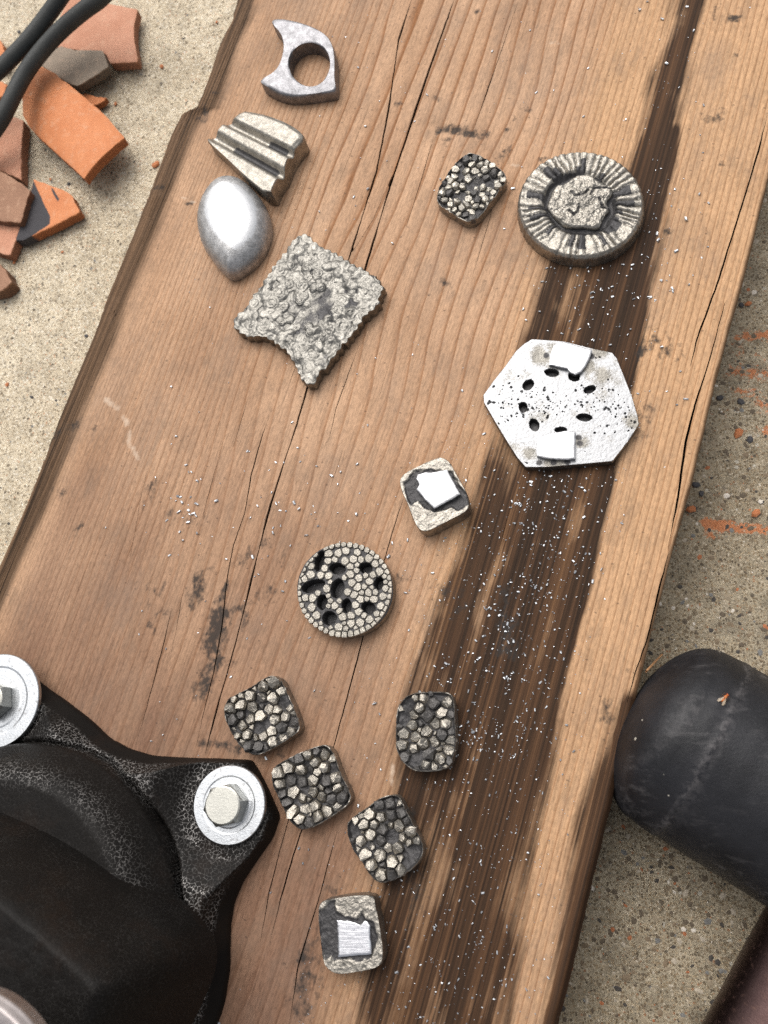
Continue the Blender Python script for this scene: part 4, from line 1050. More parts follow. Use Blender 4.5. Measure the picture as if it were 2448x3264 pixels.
# --- round disc of cells
def cell_disc():
    s, ox, oy, t = .4219, 880, 1400, 5.2
    zt = BOARD + t
    out = PP([(518 + 363 * math.cos(a), 1135 + 355 * math.sin(a)) for a in np.linspace(0, 2 * math.pi, 80, endpoint=False)], zt, s, ox, oy)
    th, org = cast_thing('cell_disc_casting', 'round metal disc of pale pebble cells with black oval holes', out)
    c = centre(out)
    holes = [((325, 915), 36, 82, 15), ((460, 975), 64, 44, 10), ((675, 970), 52, 42, 0), ((775, 1085), 38, 50, 15), ((275, 1105), 95, 44, -18), ((460, 1125), 50, 76, 15), ((345, 1230), 40, 60, 5), ((530, 1255), 40, 56, 0), ((695, 1270), 56, 46, 20), ((400, 1350), 56, 56, 0)]
    H = []
    for (hx, hy), a, b, rot in holes:
        rr = math.radians(rot)
        cc, ca, cb = PP([(hx, hy), (hx + a * math.cos(rr), hy + a * math.sin(rr)), (hx - b * math.sin(rr), hy + b * math.cos(rr))], zt, s, ox, oy)
        H.append((cc, ca - cc, cb - cc))
    def hole(x, y):
        q = np.full(np.shape(x), 9.0)
        for cc, A, Bv in H:
            M = np.linalg.inv(np.c_[A, Bv]); dx, dy = x - cc[0], y - cc[1]
            q = np.minimum(q, np.hypot(M[0, 0] * dx + M[0, 1] * dy, M[1, 0] * dx + M[1, 1] * dy))
        return q
    B = chaikin(out, 1)
    def top(x, y):
        h = hole(x, y) + .08 * fbm(x, y, 3)
        return zt - .55 - (t - .9) * (1 - sst(.82, 1.0, h)) + .12 * fbm(x / 1.2, y / 1.2, 3)
    R = relief(out, c, 90, 260, top, walls(.3, 7, 1.8), 6, BOARD + .15, 1, .9, .1)
    v = R[0]; h = hole(v[:, 0], v[:, 1])
    pat = np.where(R[4] > .5, .25, .8 + .4 * (h < 1))  # hole floors painted blacker, standing in for the dark inside
    relief_obj('disc', PEW, th, org, R, {'pat': pat, 'pol': np.zeros(len(v))})
    r3 = np.random.default_rng(4)
    Rb = resample(B, 46); rim = []
    for k, p in enumerate(Rb):
        q = p + (c - p) / np.linalg.norm(c - p) * .62
        if hole(np.array([q[0]]), np.array([q[1]]))[0] < 1.05: continue
        d = c - p
        if q[1] < c[1] - 5 and q[0] > c[0] - 4: sc = .82
        else: sc = .62
        rim.append((q[0], q[1], 1.15 if sc > .7 else .95))
    cells = rim
    gaps = PP([(560, 850), (640, 880), (640, 1130), (770, 1170), (240, 1240), (270, 1330), (510, 1460), (770, 1210), (590, 1140), (690, 1100), (230, 980), (800, 1230)], zt, s, ox, oy)
    def keep(C):
        fr = np.minimum((hole(C[:, 0], C[:, 1]) - 1.0) / .42, 9)
        g = np.min(np.hypot(gaps[:, 0][:, None] - C[:, 0], gaps[:, 1][:, None] - C[:, 1]), 0)
        return np.where(g < 1.15, -1, fr)
    inner = pack(resample(B, 60), .78, 1.5, 105, 9, 1.0, keep, .90, [(q[0], q[1], q[2] * .8) for q in rim])
    allc = rim + inner
    for i, (x, y, r) in enumerate(allc):
        o = grain_outline(i, allc, r3, 1.06 if i >= len(rim) else 1.12, .10, 10)
        if o is None: continue
        # keep inside the disc rim
        o = np.array([p if np.linalg.norm(p - c) < np.linalg.norm(Rb - c, axis=1).mean() else c + (p - c) / np.linalg.norm(p - c) * np.linalg.norm(Rb - c, axis=1).mean() for p in o])
        grain('cell', CELL, th, org, o, (x, y), zt - .62 - (.15 if i >= len(rim) else 0) + .12 * (r3.random() - .5), .95, r3, True)
cell_disc()

# ================================================================== VISE
HAM = mat_hammertone()
ZINC = mat_steel('zinc_washer', (0.40, 0.42, 0.44), (0.62, 0.635, 0.65), 0.36, (0.12, 0.10, 0.085), 0.7)
BOLT = mat_steel('bolt_steel', (0.30, 0.30, 0.28), (0.42, 0.42, 0.39), 0.38, (0.08, 0.07, 0.06), 0.5)
BOLTTOP = mat_steel('bolt_cap_steel', (0.40, 0.395, 0.36), (0.54, 0.53, 0.48), 0.42, (0.35, 0.33, 0.28), 0.4)
JAW = mat_steel('worn_jaw_steel', (0.26, 0.23, 0.23), (0.42, 0.385, 0.37), 0.5, (0.20, 0.13, 0.09), 0.6)
vs_, vx, vy = .5787, 0, 2000
def VP(pts, z): return PP(pts, z, vs_, vx, vy)
def vise():
    shelf = 13.0
    out = VP([(-300, 60), (60, 180), (240, 330), (330, 390), (480, 505), (590, 612), (700, 668), (830, 706), (1000, 716), (1200, 722), (1370, 728), (1410, 785), (1470, 905), (1530, 1040), (1490, 1160), (1410, 1275), (1330, 1395), (1275, 1520), (1252, 1650), (1250, 1880), (1215, 2100), (1100, 2400), (800, 2700), (100, 2900), (-800, 2700), (-1150, 1700), (-900, 700), (-600, 150)], BOARD + 3)
    c = VP([(60, 1500)], BOARD + 10)[0]
    th = thing('bench_vise', 'black hammertone bench vise bolted down to the lower left of the board', 'vise', (c[0], c[1], BOARD + .15))
    org = np.array([c[0], c[1], BOARD + .15])
    out = chaikin(out, 1, .12); B = out
    w1 = VP([(1257, 977)], BOARD + 9)[0]; w2 = VP([(0, 400)], BOARD + 9)[0]
    hub = VP([(20, 1690)], BOARD + 16)[0]; hr = np.linalg.norm(VP([(20 + 945, 1690)], BOARD + 16)[0] - hub)
    seat_r = np.linalg.norm(VP([(1257 + 265, 977)], BOARD + 9)[0] - w1)
    ridge = VP([(140, 560), (260, 640), (400, 740), (520, 780)], BOARD + shelf)
    def ramp_(a, b, x, r=.12):                       # straight flank with tight radii top and bottom
        t = np.clip((x - a) / (b - a), -.5, 1.5); k = r
        t = np.where(t < 0, 0, t)
        return np.where(t < 1 - k, t, np.where(t < 1 + k, 1 - (1 + k - t) ** 2 / (4 * k), 1.0))
    def top(x, y):
        d = np.maximum(sdist(x, y, B), 0)
        lug = np.exp(-((x - w1[0]) ** 2 + (y - w1[1]) ** 2) / (26.0 ** 2))
        wd = 7.5 - 5.0 * np.clip(lug * 1.5, 0, 1)
        z = 2.0 + (shelf - 2.0) * ramp_(0, wd, d)
        for w in (w1, w2):
            r = np.hypot(x - w[0], y - w[1])
            z = np.minimum(z, 7.5 + (shelf - 7.5 + .01) * ramp_(seat_r, seat_r * 1.62, r, .10))
        r = np.hypot(x - hub[0], y - hub[1])
        hubz = shelf + 1.0 + 13.0 * ramp_(0, .15, 1.0 - r / hr, .45)
        z = np.where(r < hr, hubz, z - 3.2 * np.exp(-((r - hr) / 1.1) ** 2))
        return BOARD + .15 + z + .10 * fbm(x / 4, y / 4, 3)
    R = relief(out, hub, 150, 640, top, walls(.2, 4, 6), 4, BOARD + .15, 0, 1.0, .2)
    v = R[0]; x, y = v[:, 0], v[:, 1]; r = np.hypot(x - hub[0], y - hub[1]) / hr
    # bright veins, with sky glint painted in on the lugs, shelves and hub shoulder
    flat = np.clip((v[:, 2] - BOARD - 6.5) / 1.0, 0, 1) * (R[4] < .5)
    sl_ = np.min([np.abs(np.hypot(x - w[0], y - w[1]) - seat_r * 1.3) for w in (w1, w2)], 0)
    fleck_glint = np.where(r < 1, .05 + .62 * np.exp(-((r - .85) / .05) ** 2), flat * (.25 + .9 * sst(2.5, 5, sl_)))
    relief_obj('base', HAM, th, org, R, {'fleck_glint': fleck_glint})
    # washers and bolts
    def lathe(name, prof, cen, mat, par, k=48, off=(0, 0)):
        V = []; 
        for (r, z) in prof:
            for i in range(k):
                a = 2 * math.pi * i / k; V.append((r * math.cos(a), r * math.sin(a), z))
        F = []
        for j in range(len(prof) - 1):
            for i in range(k): F.append((j * k + i, j * k + (i + 1) % k, (j + 1) * k + (i + 1) % k, (j + 1) * k + i))
        return make(name, V, F, mat, par, False, None, (cen[0] - org[0], cen[1] - org[1], cen[2] - org[2]))
    for (wx, wy), rot in (((1257, 977), 12), ((-22, 403), 40)):
        wr = 0.5 * np.linalg.norm(VP([(wx - (197 if wx > 0 else 226), wy)], BOARD + 10)[0] - VP([(wx + (197 if wx > 0 else 226), wy)], BOARD + 10)[0])
        p = VP([(wx, wy)], BOARD + 10)[0]; zb = BOARD + 7.8
        w = lathe('washer', [(3.2, 0), (wr - .1, 0), (wr, .2), (wr, 1.5), (wr - .2, 1.75), (wr * .74, 1.75), (wr * .70, 1.62), (wr * .60, 1.62), (wr * .56, 1.75), (3.2, 1.75), (3.2, 0)], (p[0], p[1], zb), ZINC, th, 64)
        k = 6; hr_ = 6.5; V = []; a0 = math.radians(rot)
        lv = [(0.0, hr_ * .98), (.3, hr_), (4.4, hr_), (5.1, hr_ * .90)]
        for z, q in lv:
            for i in range(24):
                a = 2 * math.pi * i / 24
                rr = q * math.cos(math.pi / 6) / math.cos((a % (math.pi / 3)) - math.pi / 6)
                if z > 5: rr = min(rr, hr_ * .86)
                V.append((rr * math.cos(a + a0), rr * math.sin(a + a0), z))
        F = [(j * 24 + i, j * 24 + (i + 1) % 24, (j + 1) * 24 + (i + 1) % 24, (j + 1) * 24 + i) for j in range(3) for i in range(24)]
        b = make('bolt', V, F, BOLT, th, False, None, (p[0] - org[0], p[1] - org[1], zb + 1.8 - org[2]))
        V = [(hr_ * .80 * math.cos(2 * math.pi * i / 40), hr_ * .80 * math.sin(2 * math.pi * i / 40), 5.22) for i in range(40)] + [(hr_ * .865 * math.cos(2 * math.pi * i / 40), hr_ * .865 * math.sin(2 * math.pi * i / 40), 5.0) for i in range(40)]
        F = [list(range(40))] + [(i, 40 + i, 40 + (i + 1) % 40, (i + 1) % 40) for i in range(40)]
        make('bolt_cap', V, F, BOLTTOP, b, False)
    # swivel body rising toward the lens, mostly outside the picture
    o2 = VP([(-1000, 800), (-400, 960), (0, 1130), (280, 1290), (560, 1510), (800, 1720), (880, 1850), (880, 1990), (820, 2150), (640, 2500), (100, 2900), (-900, 2700), (-1300, 1700)], BOARD + 44)
    B2 = chaikin(o2, 2); c2 = centre(o2)
    def t2(x, y):
        d = np.maximum(sdist(x, y, B2), 0)
        return BOARD + 30 + 26 * np.sqrt(sst(0, 12, d)) + .25 * fbm(x / 3, y / 3, 5)
    R = relief(o2, c2, 60, 200, t2, lambda B_, t_: 3.0 * t_ * np.ones(len(B_)), 6, BOARD + 14, 2, .8, .3)
    relief_obj('swivel_body', HAM, th, org, R, {'fleck_glint': np.full(len(R[0]), .05)})
    # steel jaw block nearest the lens
    o3 = VP([(-800, 1930), (-400, 1955), (-90, 2005), (20, 2055), (120, 2145), (195, 2245), (240, 2380), (240, 2700), (-260, 2900), (-860, 2700)], BOARD + 96)
    c3 = centre(o3); B3 = chaikin(o3, 2)
    def t3(x, y):
        d = np.maximum(sdist(x, y, B3), 0); return BOARD + 96 - 1.6 * (1 - sst(0, 1.8, d)) + .15 * fbm(x / 3, y / 3, 6)
    R = relief(o3, c3, 40, 180, t3, None, 4, BOARD + 91, 2, .9, .3)
    relief_obj('steel_jaw', JAW, th, org, R)
    # neck that carries the jaw block, well under its overhang
    cn = c3 + np.array([-26.0, -22.0]); o4 = np.array([cn + 17 * np.array([math.cos(a), math.sin(a)]) for a in np.linspace(0, 2 * math.pi, 24, endpoint=False)])
    R = relief(o4, cn, 4, 60, lambda x, y: np.full(np.shape(x), BOARD + 92.0), lambda B_, t_: 4.0 * t_ ** 2 * np.ones(len(B_)), 5, BOARD + 45, 1, 1.0, .0)
    relief_obj('neck', HAM, th, org, R, {'fleck_glint': np.full(len(R[0]), .05)})
vise()

# ================================================================== MALLET
RUB = mat_rubber('black_mallet_rubber', (0.007, 0.007, 0.0085), (0.017, 0.017, 0.020), 0.50, True)
HND = mat_steel('purple_brown_handle', (0.058, 0.034, 0.031), (0.110, 0.070, 0.066), 0.36, (0.16, 0.075, 0.045), 0.4)
def mallet():
    s, ox, oy = .6167, 1700, 1900
    zc = 29.0
    tip, far = PP([(497, 573), (1213, 997)], zc, s, ox, oy)
    e = (far - tip) / np.linalg.norm(far - tip); n = np.array([-e[1], e[0]])
    k = np.linalg.norm(far - tip) / math.hypot(716, 424)      # mm per unit
    th = thing('rubber_mallet', 'black rubber mallet lying on the concrete against the right edge of the board', 'mallet', (tip[0] + e[0] * 40, tip[1] + e[1] * 40, 0.0))
    org = np.array([tip[0] + e[0] * 40, tip[1] + e[1] * 40, 0.0])
    prof = [(0, 0), (0.5, 40), (3, 120), (14, 185), (34, 245), (60, 305), (92, 356), (130, 402), (172, 438), (220, 462), (265, 474), (340, 479), (395, 481), (412, 482), (428, 484), (444, 482), (460, 480), (600, 480), (1100, 480), (1180, 482), (1196, 488), (1212, 482), (1350, 478), (1420, 462), (1490, 400), (1560, 245), (1580, 0)]
    pd = np.array(prof, float); dd = np.r_[np.linspace(0, 30, 10), np.linspace(40, 400, 28), np.linspace(408, 470, 12), np.linspace(490, 1580, 30)]
    rr = np.interp(dd, pd[:, 0], pd[:, 1]); rr = np.convolve(np.r_[rr[0], rr, rr[-1]], [.25, .5, .25], 'valid')
    rr[0] = 0.5
    K = 96; V = []; sc = (zc - .3) / (480 * k)
    for d, r in zip(dd, rr):
        for i in range(K):
            a = 2 * math.pi * i / K
            R_ = r * k * sc * (1 + .006 * noise(np.array([d / 60.]), np.array([i / 9.]), 3)[0])
            p = tip + e * d * k + n * R_ * math.cos(a)
            V.append((p[0] - org[0], p[1] - org[1], zc + R_ * math.sin(a)))
    m = len(dd); F = [(j * K + i, (j + 1) * K + i, (j + 1) * K + (i + 1) % K, j * K + (i + 1) % K) for j in range(m - 1) for i in range(K)]
    F.append(list(range(K)))
    sd = np.repeat(dd, K); sc_ = np.exp(-((sd - 428) / 26) ** 2) * .8 * (noise(sd / 60, np.tile(np.arange(K), len(dd)) / 5., 6) > -.2) + .5 * np.exp(-((sd - 330) / 160) ** 2) * (noise(sd / 90, np.tile(np.arange(K), len(dd)) / 7., 4) > .35)
    make('head', V, F, RUB, th, True, {'scuff': sc_})
    # handle leaves the middle of the head at a right angle
    hz = zc - 4
    a, b = PP([(2448, 2895), (2236, 3272)], hz + 2)
    he = (b - a) / np.linalg.norm(b - a); hn = np.array([-he[1], he[0]])
    if hn @ e < 0: hn = -hn
    hr = 15.0; V = []; L = np.linspace(-30, 260, 40)
    for l in L:
        r = hr * (1 - .06 * math.sin(l / 60.)) * (1 + .01 * math.sin(l / 7.))
        for i in range(48):
            t = 2 * math.pi * i / 48
            p = a + he * l + hn * (hr + r * math.cos(t))
            V.append((p[0] - org[0], p[1] - org[1], hz - 8 * max(0, l) / 260 + r * math.sin(t)))
    F = [(j * 48 + i, (j + 1) * 48 + i, (j + 1) * 48 + (i + 1) % 48, j * 48 + (i + 1) % 48) for j in range(39) for i in range(48)] + [list(range(48)), list(range(39 * 48, 40 * 48))]
    make('handle', V, F, HND, th)
    # little fly resting on the rubber
    ft = PP([(987, 528)], 2 * zc, s, ox, oy)[0]
    rel_ = ft - tip; perp = rel_ @ n; Rr = 480 * k * sc
    fz = zc + math.sqrt(max(1, Rr ** 2 - perp ** 2)) + .15
    ft = PP([(987, 528)], fz, s, ox, oy)[0]
    fly = thing('fly', 'tiny orange-brown fly resting on the black mallet head', 'fly', (ft[0], ft[1], fz))
    fd = PP([(960, 560), (1015, 500)], fz, s, ox, oy); fe = (fd[1] - fd[0]) / np.linalg.norm(fd[1] - fd[0])
    fly.rotation_euler = (0, 0, math.atan2(fe[1], fe[0]))
    def ell(name, c_, r_, mat, par):
        V = []; F = []
        for j in range(9):
            for i in range(12):
                t, p_ = math.pi * j / 8, 2 * math.pi * i / 12
                V.append((c_[0] + r_[0] * math.cos(t), c_[1] + r_[1] * math.sin(t) * math.cos(p_), c_[2] + r_[2] * math.sin(t) * math.sin(p_)))
        for j in range(8):
            for i in range(12): F.append((j * 12 + i, j * 12 + (i + 1) % 12, (j + 1) * 12 + (i + 1) % 12, (j + 1) * 12 + i))
        return make(name, V, F, mat, par)
    FB = mat_plain('fly_body', (0.42, 0.12, 0.025), .45); FE = mat_plain('fly_eye', (0.35, 0.03, 0.015), .35)
    FW = mat_plain('fly_wing', (0.45, 0.36, 0.26), .3, 0, .6); FL = mat_plain('fly_leg', (0.16, 0.07, 0.03), .5)
    # one body: abdomen, thorax and head in one lathe
    prof = [(-1.35, .02), (-1.2, .28), (-.8, .44), (-.35, .40), (-.12, .26), (.05, .36), (.4, .45), (.75, .36), (.88, .18), (1.0, .30), (1.2, .36), (1.38, .22), (1.45, .02)]
    V = [(x, r * math.cos(2 * math.pi * i / 14), .55 + r * .9 * math.sin(2 * math.pi * i / 14)) for x, r in prof for i in range(14)]
    F = [(j * 14 + i, j * 14 + (i + 1) % 14, (j + 1) * 14 + (i + 1) % 14, (j + 1) * 14 + i) for j in range(len(prof) - 1) for i in range(14)]
    make('body', V, F, FB, fly)
    for sg in (-1, 1):
        ell('eye', (1.22, sg * .27, .66), (.17, .14, .2), FE, fly)
        W = [(.35, sg * .15, .98), (-.3, sg * .25, 1.02), (-1.2, sg * .25, .98), (-1.95, sg * .55, .9), (-1.9, sg * .95, .86), (-1.2, sg * 1.05, .9), (-.3, sg * .6, .97)]
        make('wing', W + [(x, y, z - .03) for x, y, z in W], [list(range(7)), list(range(7, 14))[::-1]] + [(i, 7 + i, 7 + (i + 1) % 7, (i + 1) % 7) for i in range(7)], FW, fly)
        for lx in (.7, .4, .1):
            pts = [(lx, sg * .25, .4), (lx + (lx - .4) * .8, sg * .75, .55), (lx + (lx - .4) * 1.6, sg * 1.05, .0)]
            V = []; 
            for (x, y, z) in pts:
                for q in range(4): V.append((x + .05 * math.cos(q * math.pi / 2), y, z + .05 * math.sin(q * math.pi / 2)))
            make('leg', V, [(j * 4 + i, j * 4 + (i + 1) % 4, (j + 1) * 4 + (i + 1) % 4, (j + 1) * 4 + i) for j in range(2) for i in range(4)], FL, fly)
mallet()

# ================================================================== SHARDS AND CABLES
ORA = ((0.50, 0.175, 0.068), (0.60, 0.235, 0.10)); PNK = ((0.43, 0.195, 0.115), (0.52, 0.26, 0.165)); BRN = ((0.24, 0.125, 0.075), (0.33, 0.18, 0.11)); GRY = ((0.20, 0.155, 0.115), (0.285, 0.225, 0.17))
def shard(label, pts, zc, t, tint, seed, tilt=(0, 0), curve=0.0, scorch=None, nm='terracotta_shard', s=.4919):
    top0 = PP(pts, zc, s, 0, 0); c = centre(top0)
    th = mat_terracotta('terracotta_%d' % seed, tint[0], tint[1], scorch)
    o = resample(np.asarray(top0), 160); o = o + .5 * np.c_[fbm(np.arange(160) / 5., np.zeros(160), seed), fbm(np.arange(160) / 5., np.zeros(160) + 4, seed + 1)]
    e = np.linalg.svd(top0 - c)[2]
    def top(x, y):
        a = (x - c[0]) * e[1][0] + (y - c[1]) * e[1][1]
        return zc + tilt[0] * (x - c[0]) + tilt[1] * (y - c[1]) - curve * a ** 2 + .05 * fbm(x / 3, y / 3, seed)
    B = resample(o, 160); ns = 18
    R = relief(o, c, ns, 160, top, walls(.35, seed, 1.5), 4, 0.0, 0, .8, .18)
    v = R[0]
    # underside follows the upper face t mm below it
    nth = 160; topz = v[1 + (ns - 1) * nth:1 + ns * nth, 2].copy()
    for k in range(1, 5): v[1 + (ns - 1 + k) * nth:1 + (ns + k) * nth, 2] = topz - t * k / 4
    at = {'broken': R[4] * 1.0}
    if scorch is not None:
        d1 = PP([(215, 1165), (235, 1210), (290, 1330), (325, 1400), (325, 1450), (160, 1560), (100, 1560), (200, 1240)], zc, s, 0, 0)
        d2 = PP([(325, 1205), (350, 1230), (385, 1290), (375, 1310), (345, 1260)], zc, s, 0, 0)
        at['scorch'] = .5 + np.clip(np.maximum(sdist(v[:, 0], v[:, 1], d1), sdist(v[:, 0], v[:, 1], d2)) / 1.6, -.5, .5)
    zmin = v[:, 2].min()
    org = np.array([c[0], c[1], zmin])
    ob = relief_obj(nm, th, None, org, (v, R[1], R[2], R[3], R[4]), at)
    ob.location = org * MM
    tag(ob, label, 'shard', 'broken terracotta beside the board')
    return ob
shard('large pinkish terracotta shard at the top of the pile, partly under the cable', [(470, -40), (560, -10), (650, 20), (893, 62), (868, 180), (862, 240), (878, 330), (888, 398), (710, 406), (690, 350), (665, 330), (480, 318), (330, 300), (380, 120)], 7.0, 4.6, PNK, 61, (.01, .02))
shard('grey-brown flat shard between the pinkish shard and the bright orange shard', [(390, 290), (480, 318), (662, 328), (690, 390), (705, 440), (600, 510), (500, 560), (420, 530), (260, 410), (300, 330)], 9.5, 4.2, GRY, 62, (.03, -.04))
shard('bright orange curved terracotta shard, longest of the pile, beneath the cable', [(240, 400), (285, 432), (350, 465), (425, 525), (500, 580), (570, 640), (680, 740), (785, 858), (720, 955), (620, 1060), (532, 1148), (450, 1060), (380, 1000), (250, 880), (150, 775), (108, 700), (130, 560)], 15.0, 4.6, ORA, 63, (.02, .0), .016)
shard('small orange splinter peeping out from under the bright orange shard', [(540, 600), (620, 625), (690, 635), (650, 668), (590, 690), (540, 660)], 4.0, 3.0, ORA, 64)
shard('narrow pale pinkish shard at the left picture edge, below the cables', [(-60, 820), (95, 758), (150, 782), (135, 960), (130, 1160), (50, 1120), (-80, 1080)], 6.6, 5.5, PNK, 65, (-.03, .02))
shard('brown triangular shard overlapping the scorched black and orange corner piece', [(-80, 1090), (0, 1110), (100, 1165), (195, 1230), (160, 1340), (128, 1438), (0, 1428), (-80, 1420)], 10.0, 4.6, BRN, 66, (.0, .03))
shard('pinkish brown shard below the brown triangular one at the left picture edge', [(-80, 1440), (0, 1455), (130, 1470), (100, 1560), (65, 1650), (0, 1640), (-80, 1620)], 5.6, 5, PNK, 67)
shard('orange pottery corner scorched black on one side', [(218, 1160), (330, 1205), (400, 1225), (470, 1272), (512, 1375), (330, 1470), (140, 1560), (100, 1555), (150, 1400), (190, 1260)], 6.0, 4.6, ORA, 68, (.0, .0), 0.0, (0.045, 0.042, 0.046))
shard('brown shard tip lowest of the pile at the left picture edge', [(-80, 1660), (0, 1712), (40, 1760), (72, 1825), (40, 1860), (0, 1885), (-80, 1900)], 7.0, 6.5, BRN, 69)
shard('small orange fragment behind the cables at the upper left corner', [(-70, 200), (0, 255), (30, 330), (22, 420), (-20, 410), (-70, 380)], 6.0, 5.0, ORA, 70)
shard('small orange fragment between the lower cable and the left picture edge', [(-80, 500), (0, 522), (45, 552), (20, 620), (-30, 640), (-80, 620)], 5.6, 5.0, ORA, 71)
# crumbs scattered over the concrete
crumb_m = mat_terracotta('terracotta_crumb', *ORA)
dark_m = mat_plain('dark_grit', (0.045, 0.042, 0.045), .7)
def crumb(u, v, r, mat, label, cat, nm, grp, k=6, hh=.6):
    x, y = P(u, v, 0); vv, f = lump(k, int(u + v)); q = vv * [r, r * .75, r * hh]
    a = (u * 7 + v) % 6.28; ca, sa = math.cos(a), math.sin(a)
    q = np.c_[q[:, 0] * ca - q[:, 1] * sa, q[:, 0] * sa + q[:, 1] * ca, q[:, 2]]
    o = make(nm, q, f, mat, None, False, {'broken': np.zeros(len(q)) + .4}, (x, y, -.2 + .2 * r * hh)); tag(o, label, cat, grp)
CR_G = 'orange crumbs on the concrete'
for u, v, r, lab in [(515, 212, 1.8, 'orange crumb on the pale concrete right of the pinkish shard'), (368, 330, 1.4, 'orange crumb just right of the bright orange shard'), (497, 525, 2.6, 'largest orange crumb, touching the left board edge beside the grooved casting'),
                     (103, 150, 1.2, 'small orange crumb near the cables at the top left corner'), (160, 571, 1.1, 'small orange crumb under the tip of the bright orange shard'), (198, 803, 1.1, 'small orange crumb below the scorched corner piece'), (45, 836, 1.3, 'orange crumb beside the lowest shard tip'),
                     (690, 70, 1.2, 'orange crumb on the concrete near the top of the board edge'), (2385, 968, 1.9, 'orange crumb next to a dark chip right of the board'), (2353, 1381, 2.6, 'flat orange crumb right of the board below the chalk smears'), (2203, 1623, 2.6, 'orange crumb close to the right board edge above the chalk line'),
                     (2408, 1636, 2.2, 'orange crumb just above the orange chalk line at the right'), (22, 1226, 1.5, 'brown-orange pebble at the left picture edge beside the board')]:
    crumb(u, v, r * .78, crumb_m, lab, 'crumb', 'terracotta_crumb', CR_G)
for u, v, r, lab in [(2364, 972, 1.9, 'dark chip beside the orange crumb at upper right'), (2392, 1400, 2.2, 'dark angular chip right of the flat orange crumb'), (2218, 1546, 2.4, 'dark chip against the right edge of the board'), (2235, 1573, 1.8, 'dark chip second from the right board edge'),
                     (2295, 1268, 2.4, 'dark chip left of the orange chalk blot'), (2360, 1280, 2.2, 'long dark chip below the orange chalk blot'), (513, 265, 1.0, 'dark speck of grit on pale concrete by the grey-brown shard'), (218, 585, 1.6, 'dark grit chip below the bright orange shard'), (100, 1265, 1.5, 'dark grit chip on the concrete left of the board'),
                     (60, 100, 1.8, 'dark stone chip beside the cables at top left'), (275, 1070, 1.6, 'dark grit chip close to the left board edge')]:
    crumb(u, v, r * .65, dark_m, lab, 'stone chip', 'stone_chip', 'dark chips on the concrete', 6, .4)

CAB = mat_rubber('cable_rubber', (0.030, 0.032, 0.031), (0.048, 0.050, 0.047), 0.58, False)
def tube(name, label, pts, r):
    q = np.array([[*P(u * .4919, v * .4919, z), z] for u, v, z in pts])
    # Catmull-Rom
    out = []
    for i in range(len(q) - 1):
        p0, p1, p2, p3 = q[max(0, i - 1)], q[i], q[i + 1], q[min(len(q) - 1, i + 2)]
        for t in np.linspace(0, 1, 12, endpoint=False):
            out.append(.5 * (2 * p1 + (p2 - p0) * t + (2 * p0 - 5 * p1 + 4 * p2 - p3) * t ** 2 + (3 * p1 - p0 - 3 * p2 + p3) * t ** 3))
    out.append(q[-1]); out = np.array(out); k = 20; V = []
    for i, p in enumerate(out):
        d = out[min(i + 1, len(out) - 1)] - out[max(i - 1, 0)]; d /= np.linalg.norm(d)
        a = np.cross(d, [0, 0, 1]); a /= np.linalg.norm(a); b = np.cross(a, d)
        for j in range(k):
            t = 2 * math.pi * j / k; V.append(p + r * (a * math.cos(t) + b * math.sin(t)))
    n = len(out); V = np.array(V); org = np.array([out[n // 2][0], out[n // 2][1], V[:, 2].min()])
    F = [(i * k + j, (i + 1) * k + j, (i + 1) * k + (j + 1) % k, i * k + (j + 1) % k) for i in range(n - 1) for j in range(k)] + [list(range(k)), list(range((n - 1) * k, n * k))[::-1]]
    o = make(name, V - org, F, CAB); o.location = org * MM; tag(o, label, 'cable', 'black cables over the shards')
tube('cable', 'black rubber cable, outer of the two, nearer the top left corner', [(470, -140, 34), (400, -30, 32), (300, 110, 29), (190, 250, 27), (60, 390, 26), (-60, 500, 25), (-250, 640, 22)], 3.7)
tube('cable', 'black rubber cable, inner of the two, lying across the bright orange shard', [(780, -160, 33), (660, -20, 32), (540, 70, 30), (400, 190, 27), (270, 330, 25), (160, 480, 24), (80, 630, 24), (10, 770, 22), (-80, 900, 18), (-200, 1040, 14)], 3.8)

# ================================================================== SMALL STUFF
straw = mat_plain('dry_straw', (0.42, 0.22, 0.10), .6)
a, b = P(2060, 2140, 40), P(2110, 2087, 12)
V = []; 
for p, z in ((a, 40.0), ((a + b) / 2 + .3, 27.0), (b, 12.0)):
    for j in range(6): V.append((p[0] + .35 * math.cos(j), p[1] + .35 * math.sin(j), z))
o = make('straw', np.array(V) - [b[0], b[1], 12.0], [(i * 6 + j, i * 6 + (j + 1) % 6, (i + 1) * 6 + (j + 1) % 6, (i + 1) * 6 + j) for i in range(2) for j in range(6)], straw, None, True, None, (b[0], b[1], 12.0))
tag(o, 'thin dry straw leaning on the board edge beside the mallet', 'straw')

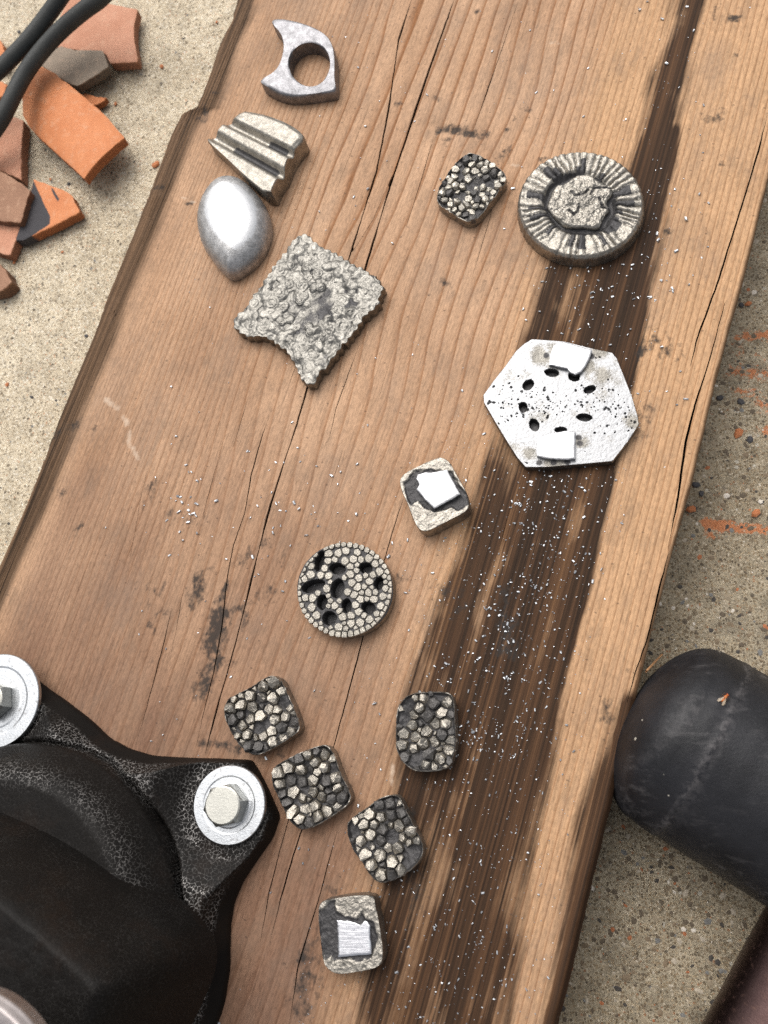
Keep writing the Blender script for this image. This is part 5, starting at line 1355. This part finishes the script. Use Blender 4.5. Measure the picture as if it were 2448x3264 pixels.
# filings: nobody could count them
def filings():
    N = NT('aluminium_filings')
    n = N.noise(N.coords((1500, 1500, 1500)), 1, 2)
    m = N.bsdf(Base_Color=N.mix(n, (0.34, 0.355, 0.375), (0.62, 0.64, 0.66)), Metallic=0.75, Roughness=0.38)
    r = np.random.default_rng(77); pts = []
    def stain_span(v): 
        q = P(1600, v); u = q @ M_
        return u
    def add(u, v, sz): 
        p = P(u, v); pts.append((p[0], p[1], sz))
    def left_b(v): return np.interp(v, [830, 1400, 1500, 1850, 2120, 2260, 2530, 2850, 3264], [1715, 1580, 1530, 1421, 1342, 1290, 1250, 1200, 1150])
    def right_b(v): return np.interp(v, [790, 1040, 1380, 1700, 2060, 2430, 2800, 3264], [2090, 2048, 2000, 1920, 1836, 1780, 1740, 1660])
    for n_, v0, v1, sg, sm in ((210, 800, 1420, 1.0, .8), (650, 1480, 2420, 1.0, .8), (340, 2300, 3264, .8, .6), (60, 0, 800, .6, .6)):
        for _ in range(n_):
            v = v0 + (v1 - v0) * r.random(); 
            if v0 == 0: u = np.interp(v, [0, 560, 800], [2200, 2080, 2080]) + r.normal(0, 45)
            else:
                L, R_ = left_b(v), right_b(v); u = L + (R_ - L) * np.clip(r.normal(.55, .27), -.15, 1.12)
            add(u, v, (.10 + .28 * r.random() ** 2.2) * sg)
    for _ in range(330): 
        v = r.random() * 3264; u = (900 - .35 * v) + r.random() * (1500); add(u, v, .12 + .30 * r.random() ** 2)
    for _ in range(24): add(600 + r.normal(0, 28), 1600 + r.normal(0, 60), .15 + .35 * r.random())
    for _ in range(60): add(1000 + r.normal(0, 150), 1640 + r.normal(0, 130), .15 + .3 * r.random())
    for _ in range(50): add(2120 + r.normal(0, 80), 850 + r.normal(0, 260), .15 + .4 * r.random() ** 2)
    for _ in range(700):                               # dust
        v = 1200 + 2064 * r.random(); u = left_b(v) + (right_b(v) - left_b(v)) * (r.random() * 1.5 - .4); add(u, v, .07 + .07 * r.random())
    V = []; Fs = []; k = 0
    for x, y, s in pts:
        u, v = x * M_[0] + y * M_[1], x * N_[0] + y * N_[1]
        if v < np.interp(u, us, vl) + .8 or v > np.interp(u, us, vr) - .8: continue
        ar = np.array([s * (1 + .9 * r.random()), s * (.5 + .4 * r.random()), s * (.35 + .4 * r.random())])
        q = np.array([[-1, -1, -1], [1, -.8, -1], [.8, 1, -1], [-1, .9, -1], [-.8, -.6, 1], [.7, -1, .6], [1, .7, 1], [-.6, 1, .5]]) * ar
        q = q + (r.random((8, 3)) - .5) * s * .5
        a, b = 6.28 * r.random(), (r.random() - .5) * 1.2
        q = q @ np.array([[1, 0, 0], [0, math.cos(b), -math.sin(b)], [0, math.sin(b), math.cos(b)]]).T
        ca, sa = math.cos(a), math.sin(a)
        zz = BOARD + Zg[int(np.clip(round((u - us[0]) / (us[1] - us[0])), 0, NU - 1)), int(np.clip(round((v - np.interp(u, us, vl)) / 225 * (NV - 1)), 0, NV - 1))]
        zz = max(zz, BOARD - .6)
        V.append(np.c_[q[:, 0] * ca - q[:, 1] * sa + x, q[:, 0] * sa + q[:, 1] * ca + y, q[:, 2] - q[:, 2].min() + zz])
        Fs.append(np.array([[0, 3, 2, 1], [4, 5, 6, 7], [0, 1, 5, 4], [1, 2, 6, 5], [2, 3, 7, 6], [3, 0, 4, 7]]) + k); k += 8
    o = make('metal_filings', np.vstack(V), np.vstack(Fs), m, None, False)
    o['kind'] = 'stuff'; tag(o, 'bright metal filings scattered over the board and its stained strip', 'filings')
filings()
